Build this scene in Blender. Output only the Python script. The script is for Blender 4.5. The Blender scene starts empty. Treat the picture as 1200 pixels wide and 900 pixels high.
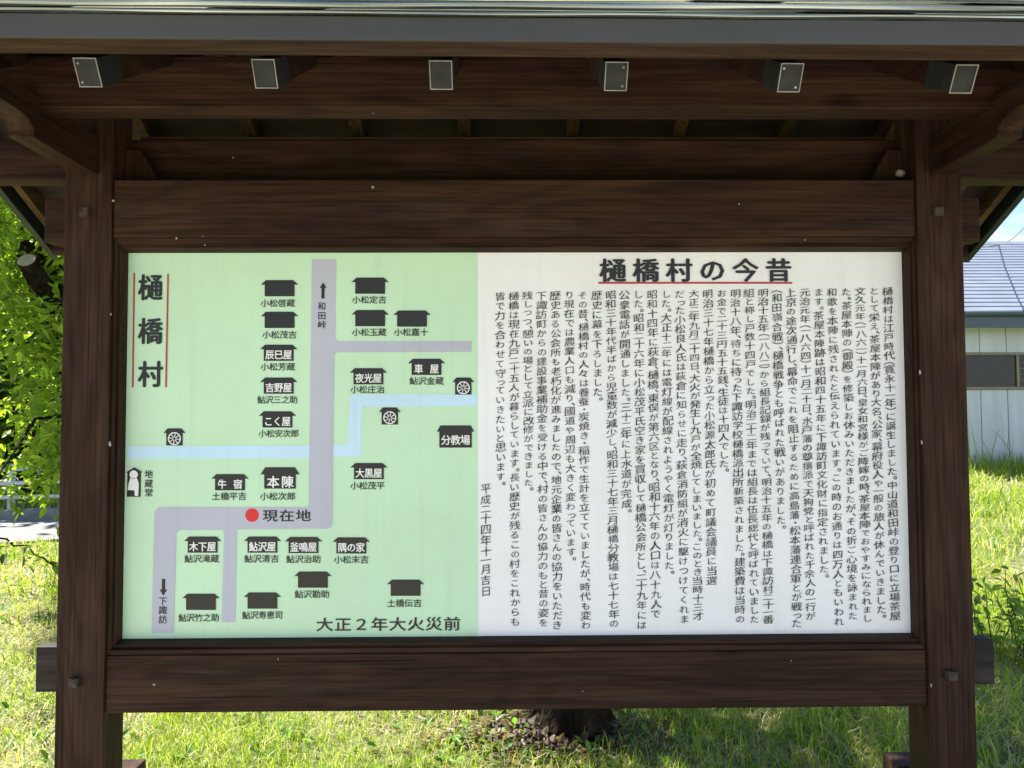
import bpy, bmesh, math, random
import numpy as np
from mathutils import Vector, Matrix, Quaternion
random.seed(7); rng = np.random.default_rng(11)
SC = bpy.context.scene
COL = SC.collection
R = math.radians

# ------------------------------------------------------------------ camera
CAM = Vector((-0.0475, -2.3976, 1.5))
YAW, PITCH, ROLL = 0.01202515, 0.03987581, -0.00396656
_f = Vector((math.sin(YAW)*math.cos(PITCH), math.cos(YAW)*math.cos(PITCH), math.sin(PITCH)))
_r = Vector((math.cos(YAW), -math.sin(YAW), 0)); _u = _r.cross(_f)
RT = math.cos(ROLL)*_r + math.sin(ROLL)*_u
UP = -math.sin(ROLL)*_r + math.cos(ROLL)*_u
cd = bpy.data.cameras.new('camera'); cam = bpy.data.objects.new('camera', cd); COL.objects.link(cam)
cam.matrix_world = Matrix(((RT.x, UP.x, -_f.x, CAM.x), (RT.y, UP.y, -_f.y, CAM.y), (RT.z, UP.z, -_f.z, CAM.z), (0, 0, 0, 1)))
cd.sensor_fit = 'HORIZONTAL'; cd.sensor_width = 36; cd.lens = 27; cd.clip_start = 0.05; cd.clip_end = 2000
SC.camera = cam

def at(px, py, Y):
    """photo pixel (1200x900) -> point on the plane at depth Y (used to survey the place)"""
    d = _f + RT*((px-600)/900) - UP*((py-450)/900)
    return CAM + d*((Y-CAM.y)/d.y)

# ------------------------------------------------------------------ sky, sun, exposure
SUN_EL = R(55); SUN_DIR = Vector((-0.82, 0.57, 0)).normalized()      # towards the sun, horizontally
SUN_ROT = math.atan2(SUN_DIR.x, SUN_DIR.y)
W = bpy.data.worlds.new('World'); SC.world = W; W.use_nodes = True
nt = W.node_tree; nt.nodes.clear()
wo = nt.nodes.new('ShaderNodeOutputWorld'); bg = nt.nodes.new('ShaderNodeBackground')
sky = nt.nodes.new('ShaderNodeTexSky'); sky.sky_type = 'NISHITA'; sky.sun_disc = False
sky.sun_elevation = SUN_EL; sky.sun_rotation = SUN_ROT; sky.altitude = 800; sky.air_density = 1.0; sky.dust_density = 0.25; sky.ozone_density = 1.0
tc = nt.nodes.new('ShaderNodeTexCoord')
mp = nt.nodes.new('ShaderNodeMapping'); mp.inputs['Scale'].default_value = (3.0, 3.0, 7.0); mp.inputs['Location'].default_value = (0.35, 0.1, 0.25)
nz = nt.nodes.new('ShaderNodeTexNoise'); nz.inputs['Scale'].default_value = 1.3; nz.inputs['Detail'].default_value = 9; nz.inputs['Roughness'].default_value = 0.58
cr = nt.nodes.new('ShaderNodeValToRGB'); cr.color_ramp.elements[0].position = 0.50; cr.color_ramp.elements[1].position = 0.68
mx = nt.nodes.new('ShaderNodeMix'); mx.data_type = 'RGBA'; mx.inputs['B'].default_value = (7.5, 7.8, 8.2, 1)
nt.links.new(tc.outputs['Generated'], mp.inputs['Vector']); nt.links.new(mp.outputs['Vector'], nz.inputs['Vector'])
sx0 = nt.nodes.new('ShaderNodeSeparateXYZ'); nt.links.new(tc.outputs['Generated'], sx0.inputs[0])
mr0 = nt.nodes.new('ShaderNodeMapRange'); mr0.inputs['From Min'].default_value = 0.12; mr0.inputs['From Max'].default_value = 0.27; mr0.inputs['To Min'].default_value = 0.24; mr0.inputs['To Max'].default_value = -0.10
nt.links.new(sx0.outputs['Z'], mr0.inputs['Value'])
ad0 = nt.nodes.new('ShaderNodeMath'); nt.links.new(nz.outputs['Fac'], ad0.inputs[0]); nt.links.new(mr0.outputs['Result'], ad0.inputs[1])
nt.links.new(ad0.outputs[0], cr.inputs['Fac']); nt.links.new(cr.outputs['Color'], mx.inputs['Factor'])
nt.links.new(sky.outputs['Color'], mx.inputs['A']); nt.links.new(mx.outputs['Result'], bg.inputs['Color'])
bg.inputs['Strength'].default_value = 0.07
nt.links.new(bg.outputs['Background'], wo.inputs['Surface'])
sd = bpy.data.lights.new('sun', 'SUN'); so = bpy.data.objects.new('sun', sd); COL.objects.link(so)
sd.energy = 5.0; sd.angle = R(0.53); sd.color = (1.0, 0.95, 0.87)
sv = Vector((SUN_DIR.x*math.cos(SUN_EL), SUN_DIR.y*math.cos(SUN_EL), math.sin(SUN_EL)))
so.rotation_euler = sv.to_track_quat('Z', 'Y').to_euler(); so.location = (-8, 6, 14)
SC.view_settings.view_transform = 'Standard'; SC.view_settings.look = 'None'; SC.view_settings.gamma = 1
SC.view_settings.use_curve_mapping = False
SC.view_settings.exposure = 1.98
SC.cycles.max_bounces = 10; SC.cycles.diffuse_bounces = 5; SC.cycles.transmission_bounces = 4

# ------------------------------------------------------------------ helpers
def tag(o, label=None, cat=None, group=None, kind=None):
    if label: o['label'] = label
    if cat: o['category'] = cat
    if group: o['group'] = group
    if kind: o['kind'] = kind
    return o

def empty(name, loc=(0, 0, 0)):
    o = bpy.data.objects.new(name, None); COL.objects.link(o); o.location = loc; o.empty_display_size = 0.2
    return o

class MB:
    def __init__(s): s.v = []; s.f = []
    def add(s, vs, fs):
        n = len(s.v); s.v += [tuple(v) for v in vs]; s.f += [tuple(i+n for i in f) for f in fs]; return s
    def box(s, x0, x1, y0, y1, z0, z1):
        return s.add([(x0,y0,z0),(x1,y0,z0),(x1,y1,z0),(x0,y1,z0),(x0,y0,z1),(x1,y0,z1),(x1,y1,z1),(x0,y1,z1)],
                     [(0,3,2,1),(4,5,6,7),(0,1,5,4),(1,2,6,5),(2,3,7,6),(3,0,4,7)])
    def prism(s, pts, axis, a, b):
        """extrude 2-D outline along axis ('x': pts are (y,z); 'y': (x,z); 'z': (x,y))"""
        def P(p, t):
            return {'x': (t, p[0], p[1]), 'y': (p[0], t, p[1]), 'z': (p[0], p[1], t)}[axis]
        n = len(pts)
        return s.add([P(p, a) for p in pts]+[P(p, b) for p in pts],
                     [tuple(range(n)), tuple(range(2*n-1, n-1, -1))]+[(i, i+n, (i+1) % n+n, (i+1) % n) for i in range(n)])
    def hexa(s, c):
        """8 corners: bottom loop 0-3, top loop 4-7"""
        return s.add(c, [(0,3,2,1),(4,5,6,7),(0,1,5,4),(1,2,6,5),(2,3,7,6),(3,0,4,7)])
    def tube(s, pts, rad, seg=8, cap=True, wob=0.0):
        pts = [Vector(p) for p in pts]; n = len(pts)
        if not hasattr(rad, '__len__'): rad = [rad]*n
        base = len(s.v); up = Vector((0.13, 0.31, 0.94))
        for i, p in enumerate(pts):
            t = (pts[min(i+1, n-1)]-pts[max(i-1, 0)]).normalized()
            a = t.cross(up)
            if a.length < 0.05: a = t.cross(Vector((1, 0, 0)))
            a.normalize(); b = t.cross(a)
            for k in range(seg):
                th = 2*math.pi*k/seg; rr = rad[i]*(1+wob*random.uniform(-1, 1))
                s.v.append(tuple(p+a*(rr*math.cos(th))+b*(rr*math.sin(th))))
        for i in range(n-1):
            for k in range(seg):
                k2 = (k+1) % seg
                s.f.append((base+i*seg+k, base+i*seg+k2, base+(i+1)*seg+k2, base+(i+1)*seg+k))
        if cap:
            s.f.append(tuple(base+k for k in range(seg-1, -1, -1)))
            s.f.append(tuple(base+(n-1)*seg+k for k in range(seg)))
        return s
    def build(s, name, mat, parent=None, bevel=0, smooth=False, segs=2):
        me = bpy.data.meshes.new(name); me.from_pydata(s.v, [], s.f)
        bm = bmesh.new(); bm.from_mesh(me); bmesh.ops.recalc_face_normals(bm, faces=bm.faces); bm.to_mesh(me); bm.free()
        if mat: me.materials.append(mat)
        if smooth:
            for p in me.polygons: p.use_smooth = True
        o = bpy.data.objects.new(name, me); COL.objects.link(o)
        if parent is not None:
            o.parent = parent; o.matrix_parent_inverse = Matrix.Identity(4)
            off = Vector(parent.location); q = parent.parent
            while q is not None: off += Vector(q.location); q = q.parent
            if off.length > 0: me.transform(Matrix.Translation(-off))
        if bevel:
            b = o.modifiers.new('bevel', 'BEVEL'); b.width = bevel; b.segments = segs; b.limit_method = 'ANGLE'; b.angle_limit = R(40)
            b.harden_normals = False
        return o

def np_mesh(name, verts, faces_list, mat, colors=None, parent=None):
    """verts (N,3); faces_list: list of (M,k) int arrays; optional per-vertex colours (N,3)"""
    me = bpy.data.meshes.new(name)
    loops = np.concatenate([f.ravel() for f in faces_list]).astype(np.int32)
    tot = np.concatenate([np.full(len(f), f.shape[1], np.int32) for f in faces_list])
    start = np.concatenate([[0], np.cumsum(tot)[:-1]]).astype(np.int32)
    me.vertices.add(len(verts)); me.vertices.foreach_set('co', np.asarray(verts, np.float32).ravel())
    me.loops.add(len(loops)); me.loops.foreach_set('vertex_index', loops)
    me.polygons.add(len(tot)); me.polygons.foreach_set('loop_start', start); me.polygons.foreach_set('loop_total', tot)
    me.update(calc_edges=True); me.validate()
    if colors is not None:
        a = me.color_attributes.new('tint', 'FLOAT_COLOR', 'POINT')
        c4 = np.ones((len(verts), 4), np.float32); c4[:, :3] = colors
        a.data.foreach_set('color', c4.ravel())
    me.materials.append(mat)
    o = bpy.data.objects.new(name, me); COL.objects.link(o)
    if parent is not None:
        o.parent = parent; o.matrix_parent_inverse = Matrix.Identity(4)
        me.transform(Matrix.Translation(-Vector(parent.location)))
    return o

# ------------------------------------------------------------------ materials
def mat_new(name):
    m = bpy.data.materials.new(name); m.use_nodes = True
    t = m.node_tree; t.nodes.clear()
    o = t.nodes.new('ShaderNodeOutputMaterial'); p = t.nodes.new('ShaderNodeBsdfPrincipled')
    t.links.new(p.outputs['BSDF'], o.inputs['Surface'])
    return m, t, p, o

def nd(t, typ, **kw):
    n = t.nodes.new(typ)
    for k, v in kw.items():
        if k in n.inputs: n.inputs[k].default_value = v
        else: setattr(n, k, v)
    return n

def ramp(t, src, stops):
    r = t.nodes.new('ShaderNodeValToRGB'); e = r.color_ramp.elements
    while len(e) < len(stops): e.new(0.5)
    for el, (p, c) in zip(e, stops):
        el.position = p; el.color = (*c, 1) if len(c) == 3 else c
    t.links.new(src, r.inputs['Fac']); return r.outputs['Color']

def mixc(t, fac, a, b, mode='MIX'):
    m = t.nodes.new('ShaderNodeMix'); m.data_type = 'RGBA'; m.blend_type = mode
    for k, v in (('Factor', fac), ('A', a), ('B', b)):
        if isinstance(v, bpy.types.NodeSocket): t.links.new(v, m.inputs[k])
        elif k == 'Factor': m.inputs[k].default_value = v
        else: m.inputs[k].default_value = (*v, 1)
    return m.outputs['Result']

def plain(name, col, rough=0.6, metal=0.0, var=0.12, scale=6.0, spec=0.5, bump=0.0):
    m, t, p, o = mat_new(name)
    c = nd(t, 'ShaderNodeTexCoord'); n = nd(t, 'ShaderNodeTexNoise', Scale=scale, Detail=6.0)
    t.links.new(c.outputs['Object'], n.inputs['Vector'])
    lo = tuple(x*(1-var) for x in col); hi = tuple(min(1, x*(1+var)) for x in col)
    t.links.new(ramp(t, n.outputs['Fac'], [(0.3, lo), (0.7, hi)]), p.inputs['Base Color'])
    p.inputs['Roughness'].default_value = rough; p.inputs['Metallic'].default_value = metal
    p.inputs['Specular IOR Level'].default_value = spec
    if bump:
        b = nd(t, 'ShaderNodeBump', Strength=bump, Distance=0.01); n2 = nd(t, 'ShaderNodeTexNoise', Scale=scale*6, Detail=5.0)
        t.links.new(c.outputs['Object'], n2.inputs['Vector'])
        t.links.new(n2.outputs['Fac'], b.inputs['Height']); t.links.new(b.outputs['Normal'], p.inputs['Normal'])
    return m

def wood(name, axis, dark=(.019, .0090, .0058), mid=(.032, .0162, .0100), light=(.060, .0315, .0190), rough=0.6, specks=True, wear=0.14):
    m, t, p, o = mat_new(name)
    c = nd(t, 'ShaderNodeTexCoord'); oi = nd(t, 'ShaderNodeObjectInfo')
    sc = nd(t, 'ShaderNodeVectorMath', operation='SCALE'); comb = nd(t, 'ShaderNodeCombineXYZ')
    for k in 'XYZ': t.links.new(oi.outputs['Random'], comb.inputs[k])
    t.links.new(comb.outputs[0], sc.inputs[0]); sc.inputs['Scale'].default_value = 17.0
    ad = nd(t, 'ShaderNodeVectorMath', operation='ADD')
    t.links.new(c.outputs['Object'], ad.inputs[0]); t.links.new(sc.outputs[0], ad.inputs[1])
    def mapped(al, ac):
        mp = nd(t, 'ShaderNodeMapping'); s = [ac]*3; s['xyz'.index(axis)] = al
        mp.inputs['Scale'].default_value = s; t.links.new(ad.outputs[0], mp.inputs['Vector']); return mp.outputs['Vector']
    n1 = nd(t, 'ShaderNodeTexNoise', Scale=1.0, Detail=5.0, Roughness=0.6, Distortion=1.6); t.links.new(mapped(0.55, 7.0), n1.inputs['Vector'])
    n2 = nd(t, 'ShaderNodeTexNoise', Scale=1.0, Detail=4.0, Roughness=0.65); t.links.new(mapped(2.6, 150.0), n2.inputs['Vector'])
    # cathedral figure: rings of a slightly tilted log cut
    n3 = nd(t, 'ShaderNodeTexNoise', Scale=1.0, Detail=2.0, Distortion=0.6); t.links.new(mapped(0.8, 4.5), n3.inputs['Vector'])
    mul = nd(t, 'ShaderNodeMath', operation='MULTIPLY'); mul.inputs[1].default_value = 62.0; t.links.new(n3.outputs['Fac'], mul.inputs[0])
    sn = nd(t, 'ShaderNodeMath', operation='SINE'); t.links.new(mul.outputs[0], sn.inputs[0])
    mr = nd(t, 'ShaderNodeMapRange'); mr.inputs['From Min'].default_value = -1; t.links.new(sn.outputs[0], mr.inputs['Value'])
    base = ramp(t, n1.outputs['Fac'], [(0.25, dark), (0.5, mid), (0.78, light)])
    grain = ramp(t, n2.outputs['Fac'], [(0.33, (.4,)*3), (0.5, (.95,)*3), (0.68, (1.4,)*3)])
    col = mixc(t, 0.85, base, grain, 'MULTIPLY')
    rings = ramp(t, mr.outputs['Result'], [(0.0, (.5,)*3), (0.7, (1.15,)*3)])
    col = mixc(t, 0.42, col, rings, 'MULTIPLY')
    # knots
    vk = nd(t, 'ShaderNodeTexVoronoi', Scale=1.0); t.links.new(mapped(1.6, 4.5), vk.inputs['Vector'])
    kn = ramp(t, vk.outputs['Distance'], [(0.03, (.25,)*3), (0.075, (.6,)*3), (0.11, (1,)*3)])
    col = mixc(t, 0.8, col, kn, 'MULTIPLY')
    # drying cracks along the grain
    nc = nd(t, 'ShaderNodeTexNoise', Scale=1.0, Detail=3.0, Roughness=0.5, Distortion=0.3); t.links.new(mapped(1.3, 120.0), nc.inputs['Vector'])
    ck = ramp(t, nc.outputs['Fac'], [(0.285, (.1,)*3), (0.31, (1,)*3)])
    col = mixc(t, 0.85, col, ck, 'MULTIPLY')
    # greyed wear
    nw = nd(t, 'ShaderNodeTexNoise', Scale=1.0, Detail=7.0, Roughness=0.7); t.links.new(mapped(1.5, 12.0), nw.inputs['Vector'])
    wf = ramp(t, nw.outputs['Fac'], [(0.56, (0, 0, 0)), (0.75, (wear,)*3)])
    col = mixc(t, wf, col, (.13, .105, .085))
    if specks:
        v = nd(t, 'ShaderNodeTexVoronoi', Scale=16.0); t.links.new(ad.outputs[0], v.inputs['Vector'])
        sp = ramp(t, v.outputs['Distance'], [(0.045, (1, 1, 1)), (0.075, (0, 0, 0))])
        sx = nd(t, 'ShaderNodeSeparateColor'); t.links.new(v.outputs['Color'], sx.inputs['Color'])
        gt = nd(t, 'ShaderNodeMath', operation='GREATER_THAN'); gt.inputs[1].default_value = 0.975; t.links.new(sx.outputs[0], gt.inputs[0])
        mm = nd(t, 'ShaderNodeMath', operation='MULTIPLY'); t.links.new(sp, mm.inputs[0]); t.links.new(gt.outputs[0], mm.inputs[1])
        m8 = nd(t, 'ShaderNodeMath', operation='MULTIPLY'); m8.inputs[1].default_value = 0.6; t.links.new(mm.outputs[0], m8.inputs[0])
        col = mixc(t, m8.outputs[0], col, (.42, .4, .36))
    t.links.new(col, p.inputs['Base Color'])
    p.inputs['Roughness'].default_value = rough; p.inputs['Specular IOR Level'].default_value = 0.1
    b = nd(t, 'ShaderNodeBump', Strength=0.35, Distance=0.004); t.links.new(n2.outputs['Fac'], b.inputs['Height']); t.links.new(b.outputs['Normal'], p.inputs['Normal'])
    return m

WX, WY, WZ = wood('stained_wood_lengthwise', 'x'), wood('stained_wood_depthwise', 'y'), wood('stained_wood_upright', 'z')
WB = wood('roof_board_wood', 'y', (.03, .016, .008), (.06, .035, .018), (.1, .06, .03), specks=False)
WE = wood('weathered_wood', 'x', (.018, .014, .012), (.036, .029, .026), (.075, .064, .058), wear=0.35)
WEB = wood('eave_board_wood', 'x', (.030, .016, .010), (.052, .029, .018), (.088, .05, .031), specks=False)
WP = wood('weathered_peg', 'y', (.03, .022, .018), (.06, .047, .038), (.12, .10, .085), specks=False)
M_slate = plain('slate_grey_painted_metal', (.051, .053, .053), 0.6, 0.0, 0.1, 3.0, 0.25)
M_dark = plain('dark_green_black_metal', (.022, .028, .027), 0.42, 0.2, 0.2)
M_lamp = plain('cap_grey_metal', (.021, .023, .024), 0.55, 0.0, 0.3, 30, 0.2)
M_rim = plain('cap_rim_metal', (.2, .2, .185), 0.5, 0.2, 0.25, 40)
M_cut = plain('pale_cut_wood', (.3, .27, .22), 0.8)
M_white = plain('dull_white', (.33, .32, .29), 0.6)

def m_trim():
    m, t, p, o = mat_new('eave_sheet_metal')
    c = nd(t, 'ShaderNodeTexCoord'); mp = nd(t, 'ShaderNodeMapping'); mp.inputs['Scale'].default_value = (0.9, 45, 45)
    n = nd(t, 'ShaderNodeTexNoise', Scale=1.0, Detail=3.0); t.links.new(c.outputs['Object'], mp.inputs['Vector']); t.links.new(mp.outputs['Vector'], n.inputs['Vector'])
    t.links.new(ramp(t, n.outputs['Fac'], [(0.34, (.04, .046, .044)), (0.5, (.22, .25, .245)), (0.68, (.66, .70, .69))]), p.inputs['Base Color'])
    p.inputs['Metallic'].default_value = 0.9; p.inputs['Roughness'].default_value = 0.14
    b = nd(t, 'ShaderNodeBump', Strength=0.25, Distance=0.01); t.links.new(n.outputs['Fac'], b.inputs['Height']); t.links.new(b.outputs['Normal'], p.inputs['Normal'])
    return m
M_trim = m_trim()

def m_print(name, col, rough=0.42, dirt=0.12):
    """printed vinyl: very slight mottling and grime"""
    m, t, p, o = mat_new(name)
    c = nd(t, 'ShaderNodeTexCoord'); n = nd(t, 'ShaderNodeTexNoise', Scale=2.2, Detail=7.0, Roughness=0.65); t.links.new(c.outputs['Object'], n.inputs['Vector'])
    lo = tuple(x*(1-dirt) for x in col)
    cc = ramp(t, n.outputs['Fac'], [(0.25, lo), (0.62, col)])
    v = nd(t, 'ShaderNodeTexVoronoi', Scale=9.0); t.links.new(c.outputs['Object'], v.inputs['Vector'])
    sp = ramp(t, v.outputs['Distance'], [(0.012, (.55,)*3), (0.03, (1,)*3)])
    cc = mixc(t, 0.7, cc, sp, 'MULTIPLY')
    ms = nd(t, 'ShaderNodeMapping'); ms.inputs['Scale'].default_value = (22, 22, .9); t.links.new(c.outputs['Object'], ms.inputs['Vector'])
    ns = nd(t, 'ShaderNodeTexNoise', Scale=1.0, Detail=5.0, Roughness=0.6); t.links.new(ms.outputs['Vector'], ns.inputs['Vector'])
    st = ramp(t, ns.outputs['Fac'], [(0.30, (.86, .85, .82)), (0.46, (1, 1, 1))])
    cc = mixc(t, 0.35, cc, st, 'MULTIPLY')
    t.links.new(cc, p.inputs['Base Color']); p.inputs['Specular IOR Level'].default_value = 0.4
    rr0 = nd(t, 'ShaderNodeMapRange'); rr0.inputs['To Min'].default_value = rough-.12; rr0.inputs['To Max'].default_value = rough+.15
    t.links.new(n.outputs['Fac'], rr0.inputs['Value']); t.links.new(rr0.outputs['Result'], p.inputs['Roughness'])
    return m
P_white = m_print('print_white', (.79, .805, .82)); P_green = m_print('print_green', (.50, .73, .515)); P_road = m_print('print_road_lavender', (.43, .45, .54))
P_blue = m_print('print_stream_blue', (.50, .71, .87)); P_black = m_print('print_black', (.012, .012, .012), 0.4, 0.2); P_red = m_print('print_red', (.62, .02, .025))
P_maroon = m_print('print_dark_red', (.42, .03, .04)); P_pale = m_print('print_pale', (.78, .8, .78))

def m_leaf(name, tint=None, attr=False, transl=0.45, rough=0.5):
    m, t, p, o = mat_new(name)
    if attr:
        a = nd(t, 'ShaderNodeAttribute', attribute_name='tint'); col = a.outputs['Color']
    else:
        oi = nd(t, 'ShaderNodeTexCoord'); n = nd(t, 'ShaderNodeTexNoise', Scale=3.0, Detail=4.0); t.links.new(oi.outputs['Object'], n.inputs['Vector'])
        col = ramp(t, n.outputs['Fac'], [(0.3, tuple(x*.6 for x in tint)), (0.7, tuple(x*1.3 for x in tint))])
    t.links.new(col, p.inputs['Base Color']); p.inputs['Roughness'].default_value = rough; p.inputs['Specular IOR Level'].default_value = 0.3
    tr = nd(t, 'ShaderNodeBsdfTranslucent')
    yc = mixc(t, 1.0, col, (1.2, 1.2, 0.5), 'MULTIPLY'); t.links.new(yc, tr.inputs['Color'])
    ms = nd(t, 'ShaderNodeMixShader'); ms.inputs['Fac'].default_value = transl
    t.links.new(p.outputs['BSDF'], ms.inputs[1]); t.links.new(tr.outputs['BSDF'], ms.inputs[2]); t.links.new(ms.outputs['Shader'], o.inputs['Surface'])
    return m
M_grass = m_leaf('grass_blades', attr=True, transl=0.5, rough=0.45)
M_foliage = m_leaf('tree_leaves', attr=True, transl=0.55, rough=0.4)

def m_bark():
    m, t, p, o = mat_new('rough_bark')
    c = nd(t, 'ShaderNodeTexCoord'); mp = nd(t, 'ShaderNodeMapping'); mp.inputs['Scale'].default_value = (14, 14, 5)
    n = nd(t, 'ShaderNodeTexNoise', Scale=1.0, Detail=8.0, Roughness=0.7); v = nd(t, 'ShaderNodeTexVoronoi', Scale=1.6)
    t.links.new(c.outputs['Object'], mp.inputs['Vector']); t.links.new(mp.outputs['Vector'], n.inputs['Vector']); t.links.new(mp.outputs['Vector'], v.inputs['Vector'])
    col = ramp(t, n.outputs['Fac'], [(0.3, (.006, .0045, .003)), (0.55, (.022, .016, .011)), (0.75, (.065, .05, .036))])
    t.links.new(col, p.inputs['Base Color']); p.inputs['Roughness'].default_value = 1.0; p.inputs['Specular IOR Level'].default_value = 0.05
    b = nd(t, 'ShaderNodeBump', Strength=1.0, Distance=0.03); t.links.new(v.outputs['Distance'], b.inputs['Height']); t.links.new(b.outputs['Normal'], p.inputs['Normal'])
    return m
M_bark = m_bark()

def m_ground():
    m, t, p, o = mat_new('turf_soil')
    c = nd(t, 'ShaderNodeTexCoord')
    n = nd(t, 'ShaderNodeTexNoise', Scale=1.2, Detail=8.0, Roughness=0.65); n2 = nd(t, 'ShaderNodeTexNoise', Scale=38.0, Detail=6.0, Roughness=0.7)
    for k in (n, n2): t.links.new(c.outputs['Object'], k.inputs['Vector'])
    a = ramp(t, n.outputs['Fac'], [(0.35, (.08, .12, .025)), (0.5, (.13, .16, .045)), (0.66, (.25, .22, .12))])
    g = ramp(t, n2.outputs['Fac'], [(0.3, (.45,)*3), (0.7, (1.3,)*3)])
    t.links.new(mixc(t, 0.9, a, g, 'MULTIPLY'), p.inputs['Base Color']); p.inputs['Roughness'].default_value = 0.95
    b = nd(t, 'ShaderNodeBump', Strength=0.8, Distance=0.03); t.links.new(n2.outputs['Fac'], b.inputs['Height']); t.links.new(b.outputs['Normal'], p.inputs['Normal'])
    return m

# ------------------------------------------------------------------ ground and road
TRUNK = (0.30, 1.62)
def sstep(a): a = np.clip(a, 0, 1); return a*a*(3-2*a)
def gz(x, y):
    x = np.asarray(x, float); y = np.asarray(y, float)
    z = -0.12 + 0.66*sstep((y-2.0)/8.4)*sstep((x-0.5)/5.0)
    near = np.exp(-((x/30)**2+(y/30)**2))
    z = z + near*(0.016*np.sin(2.9*x+1.3*y)+0.014*np.sin(1.7*y-2.1*x+2)+0.008*np.sin(7.1*x)*np.sin(6.3*y+1))
    z = z + 0.05*np.exp(-(((x-TRUNK[0]+0.12)/0.36)**2+((y-TRUNK[1])/0.30)**2))
    # ground falls level to the road on the left
    return z
def road_y(x): return 8.35 + 0.28*(x+7.6)        # centre line of the road, runs off behind the board
gx = np.concatenate([np.linspace(-600, -20, 16)[:-1], np.linspace(-20, -4, 41)[:-1], np.linspace(-4, 5, 121)[:-1], np.linspace(5, 20, 41)[:-1], np.linspace(20, 600, 16)])
gy = np.concatenate([np.linspace(-300, -6, 10)[:-1], np.linspace(-6, 0, 31)[:-1], np.linspace(0, 4, 71)[:-1], np.linspace(4, 22, 61)[:-1], np.linspace(22, 900, 18)])
GX, GY = np.meshgrid(gx, gy); GZ = gz(GX, GY)
gv = np.stack([GX.ravel(), GY.ravel(), GZ.ravel()], 1); nx = len(gx)
ii = (np.arange(len(gy)-1)[:, None]*nx+np.arange(nx-1)[None]).ravel()
gf = np.stack([ii, ii+1, ii+nx+1, ii+nx], 1)
g = np_mesh('ground', gv, [gf], m_ground()); tag(g, kind='structure')
for p_ in g.data.polygons: p_.use_smooth = True
M_asphalt = plain('pale_worn_asphalt', (.16, .16, .155), 0.85, 0, 0.15, 8.0, 0.3, 0.4)
rb = MB(); xs = np.linspace(-40, -1.2, 40)
for i in range(len(xs)-1):
    a, b = xs[i], xs[i+1]; q = []
    for (X, s) in ((a, -1), (b, -1), (b, 1), (a, 1)):
        Y = road_y(X)+s*1.15; q.append((X, Y, float(gz(X, Y))+0.03))
    rb.add(q, [(0, 1, 2, 3)])
tag(rb.build('road', M_asphalt), kind='structure')

# wooded hills closing the valley far behind
hx = np.linspace(-420, 420, 141); hd = np.linspace(0, 1, 13); r_h = np.random.default_rng(4)
HX, HD = np.meshgrid(hx, hd)
crest = 30+11*np.sin(HX/61+1)+7*np.sin(HX/23+.4)+3*np.sin(HX/9.7)
HY = 175+HD*170+18*np.sin(HX/80); HZ = -1.5+crest*np.sin(np.clip(HD*1.15, 0, 1)*np.pi/2)+r_h.normal(0, .9, HX.shape)*(HD > 0)
hi = (np.arange(12)[:, None]*141+np.arange(140)[None]).ravel()
hm, ht, hp, ho = mat_new('wooded_slope')
hc = nd(ht, 'ShaderNodeTexCoord'); hn = nd(ht, 'ShaderNodeTexNoise', Scale=.16, Detail=8.0, Roughness=.7); ht.links.new(hc.outputs['Object'], hn.inputs['Vector'])
ht.links.new(ramp(ht, hn.outputs['Fac'], [(.35, (.02, .04, .02)), (.5, (.05, .085, .03)), (.65, (.09, .13, .045))]), hp.inputs['Base Color']); hp.inputs['Roughness'].default_value = 1
hb = nd(ht, 'ShaderNodeBump', Strength=1.0, Distance=3.0); ht.links.new(hn.outputs['Fac'], hb.inputs['Height']); ht.links.new(hb.outputs['Normal'], hp.inputs['Normal'])
hl = np_mesh('hills', np.stack([HX.ravel(), HY.ravel(), HZ.ravel()], 1), [np.stack([hi, hi+1, hi+142, hi+141], 1)], hm); tag(hl, kind='structure')
gvb = MB(); xs = np.linspace(-14, 14, 57)  # unseen pale ground added in front to bounce light up under the eaves
for i in range(len(xs)-1):
    a, b = xs[i], xs[i+1]
    for (ya, yb_) in ((-.75, -1.6), (-1.6, -2.6), (-2.6, -4.2), (-4.2, -7.0)):
        q = [(X, Y+(.12*math.sin(1.7*X) if Y == -.75 else 0), float(gz(X, Y))+.03) for (X, Y) in ((a, yb_), (b, yb_), (b, ya), (a, ya))]
        gvb.add(q, [(0, 1, 2, 3)])
tag(gvb.build('unseen_bounce_gravel', plain('pale_bounce_gravel', (.50, .45, .35), 0.9, 0, 0.3, 60, 0.3, 0.7)), kind='structure')
# ------------------------------------------------------------------ the notice board
BOARD = empty('notice_board', (0, 0, -0.12))
tag(BOARD, 'dark brown roofed wooden notice board with green village map and vertical Japanese text', 'notice board')
GL = -0.16
YC, ZR = 0.02, 2.662                     # gable line, rafter underside at the ridge, slope
def zb(y): return ZR - (0.595 if y < YC else 0.5)*abs(y-YC)
LX0, LX1, RX0, RX1 = -1.378, -1.235, 1.230, 1.371
for (a, b) in ((LX0, LX1), (RX0, RX1)):
    po = MB().box(a, b, -0.07, 0.055, GL, zb(YC)+0.02).build('post', WZ, BOARD, 0.004)
    cx = (a+b)/2
    for z in (0.715, 2.118):
        s = 1 if a < 0 else -1
        pg = MB().box(cx-0.008-0.014, cx-0.008+0.014, -0.092 if z < 1 else -0.084, -0.0702, z-0.014, z+0.014).build('peg', WP, po, 0.002)
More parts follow.
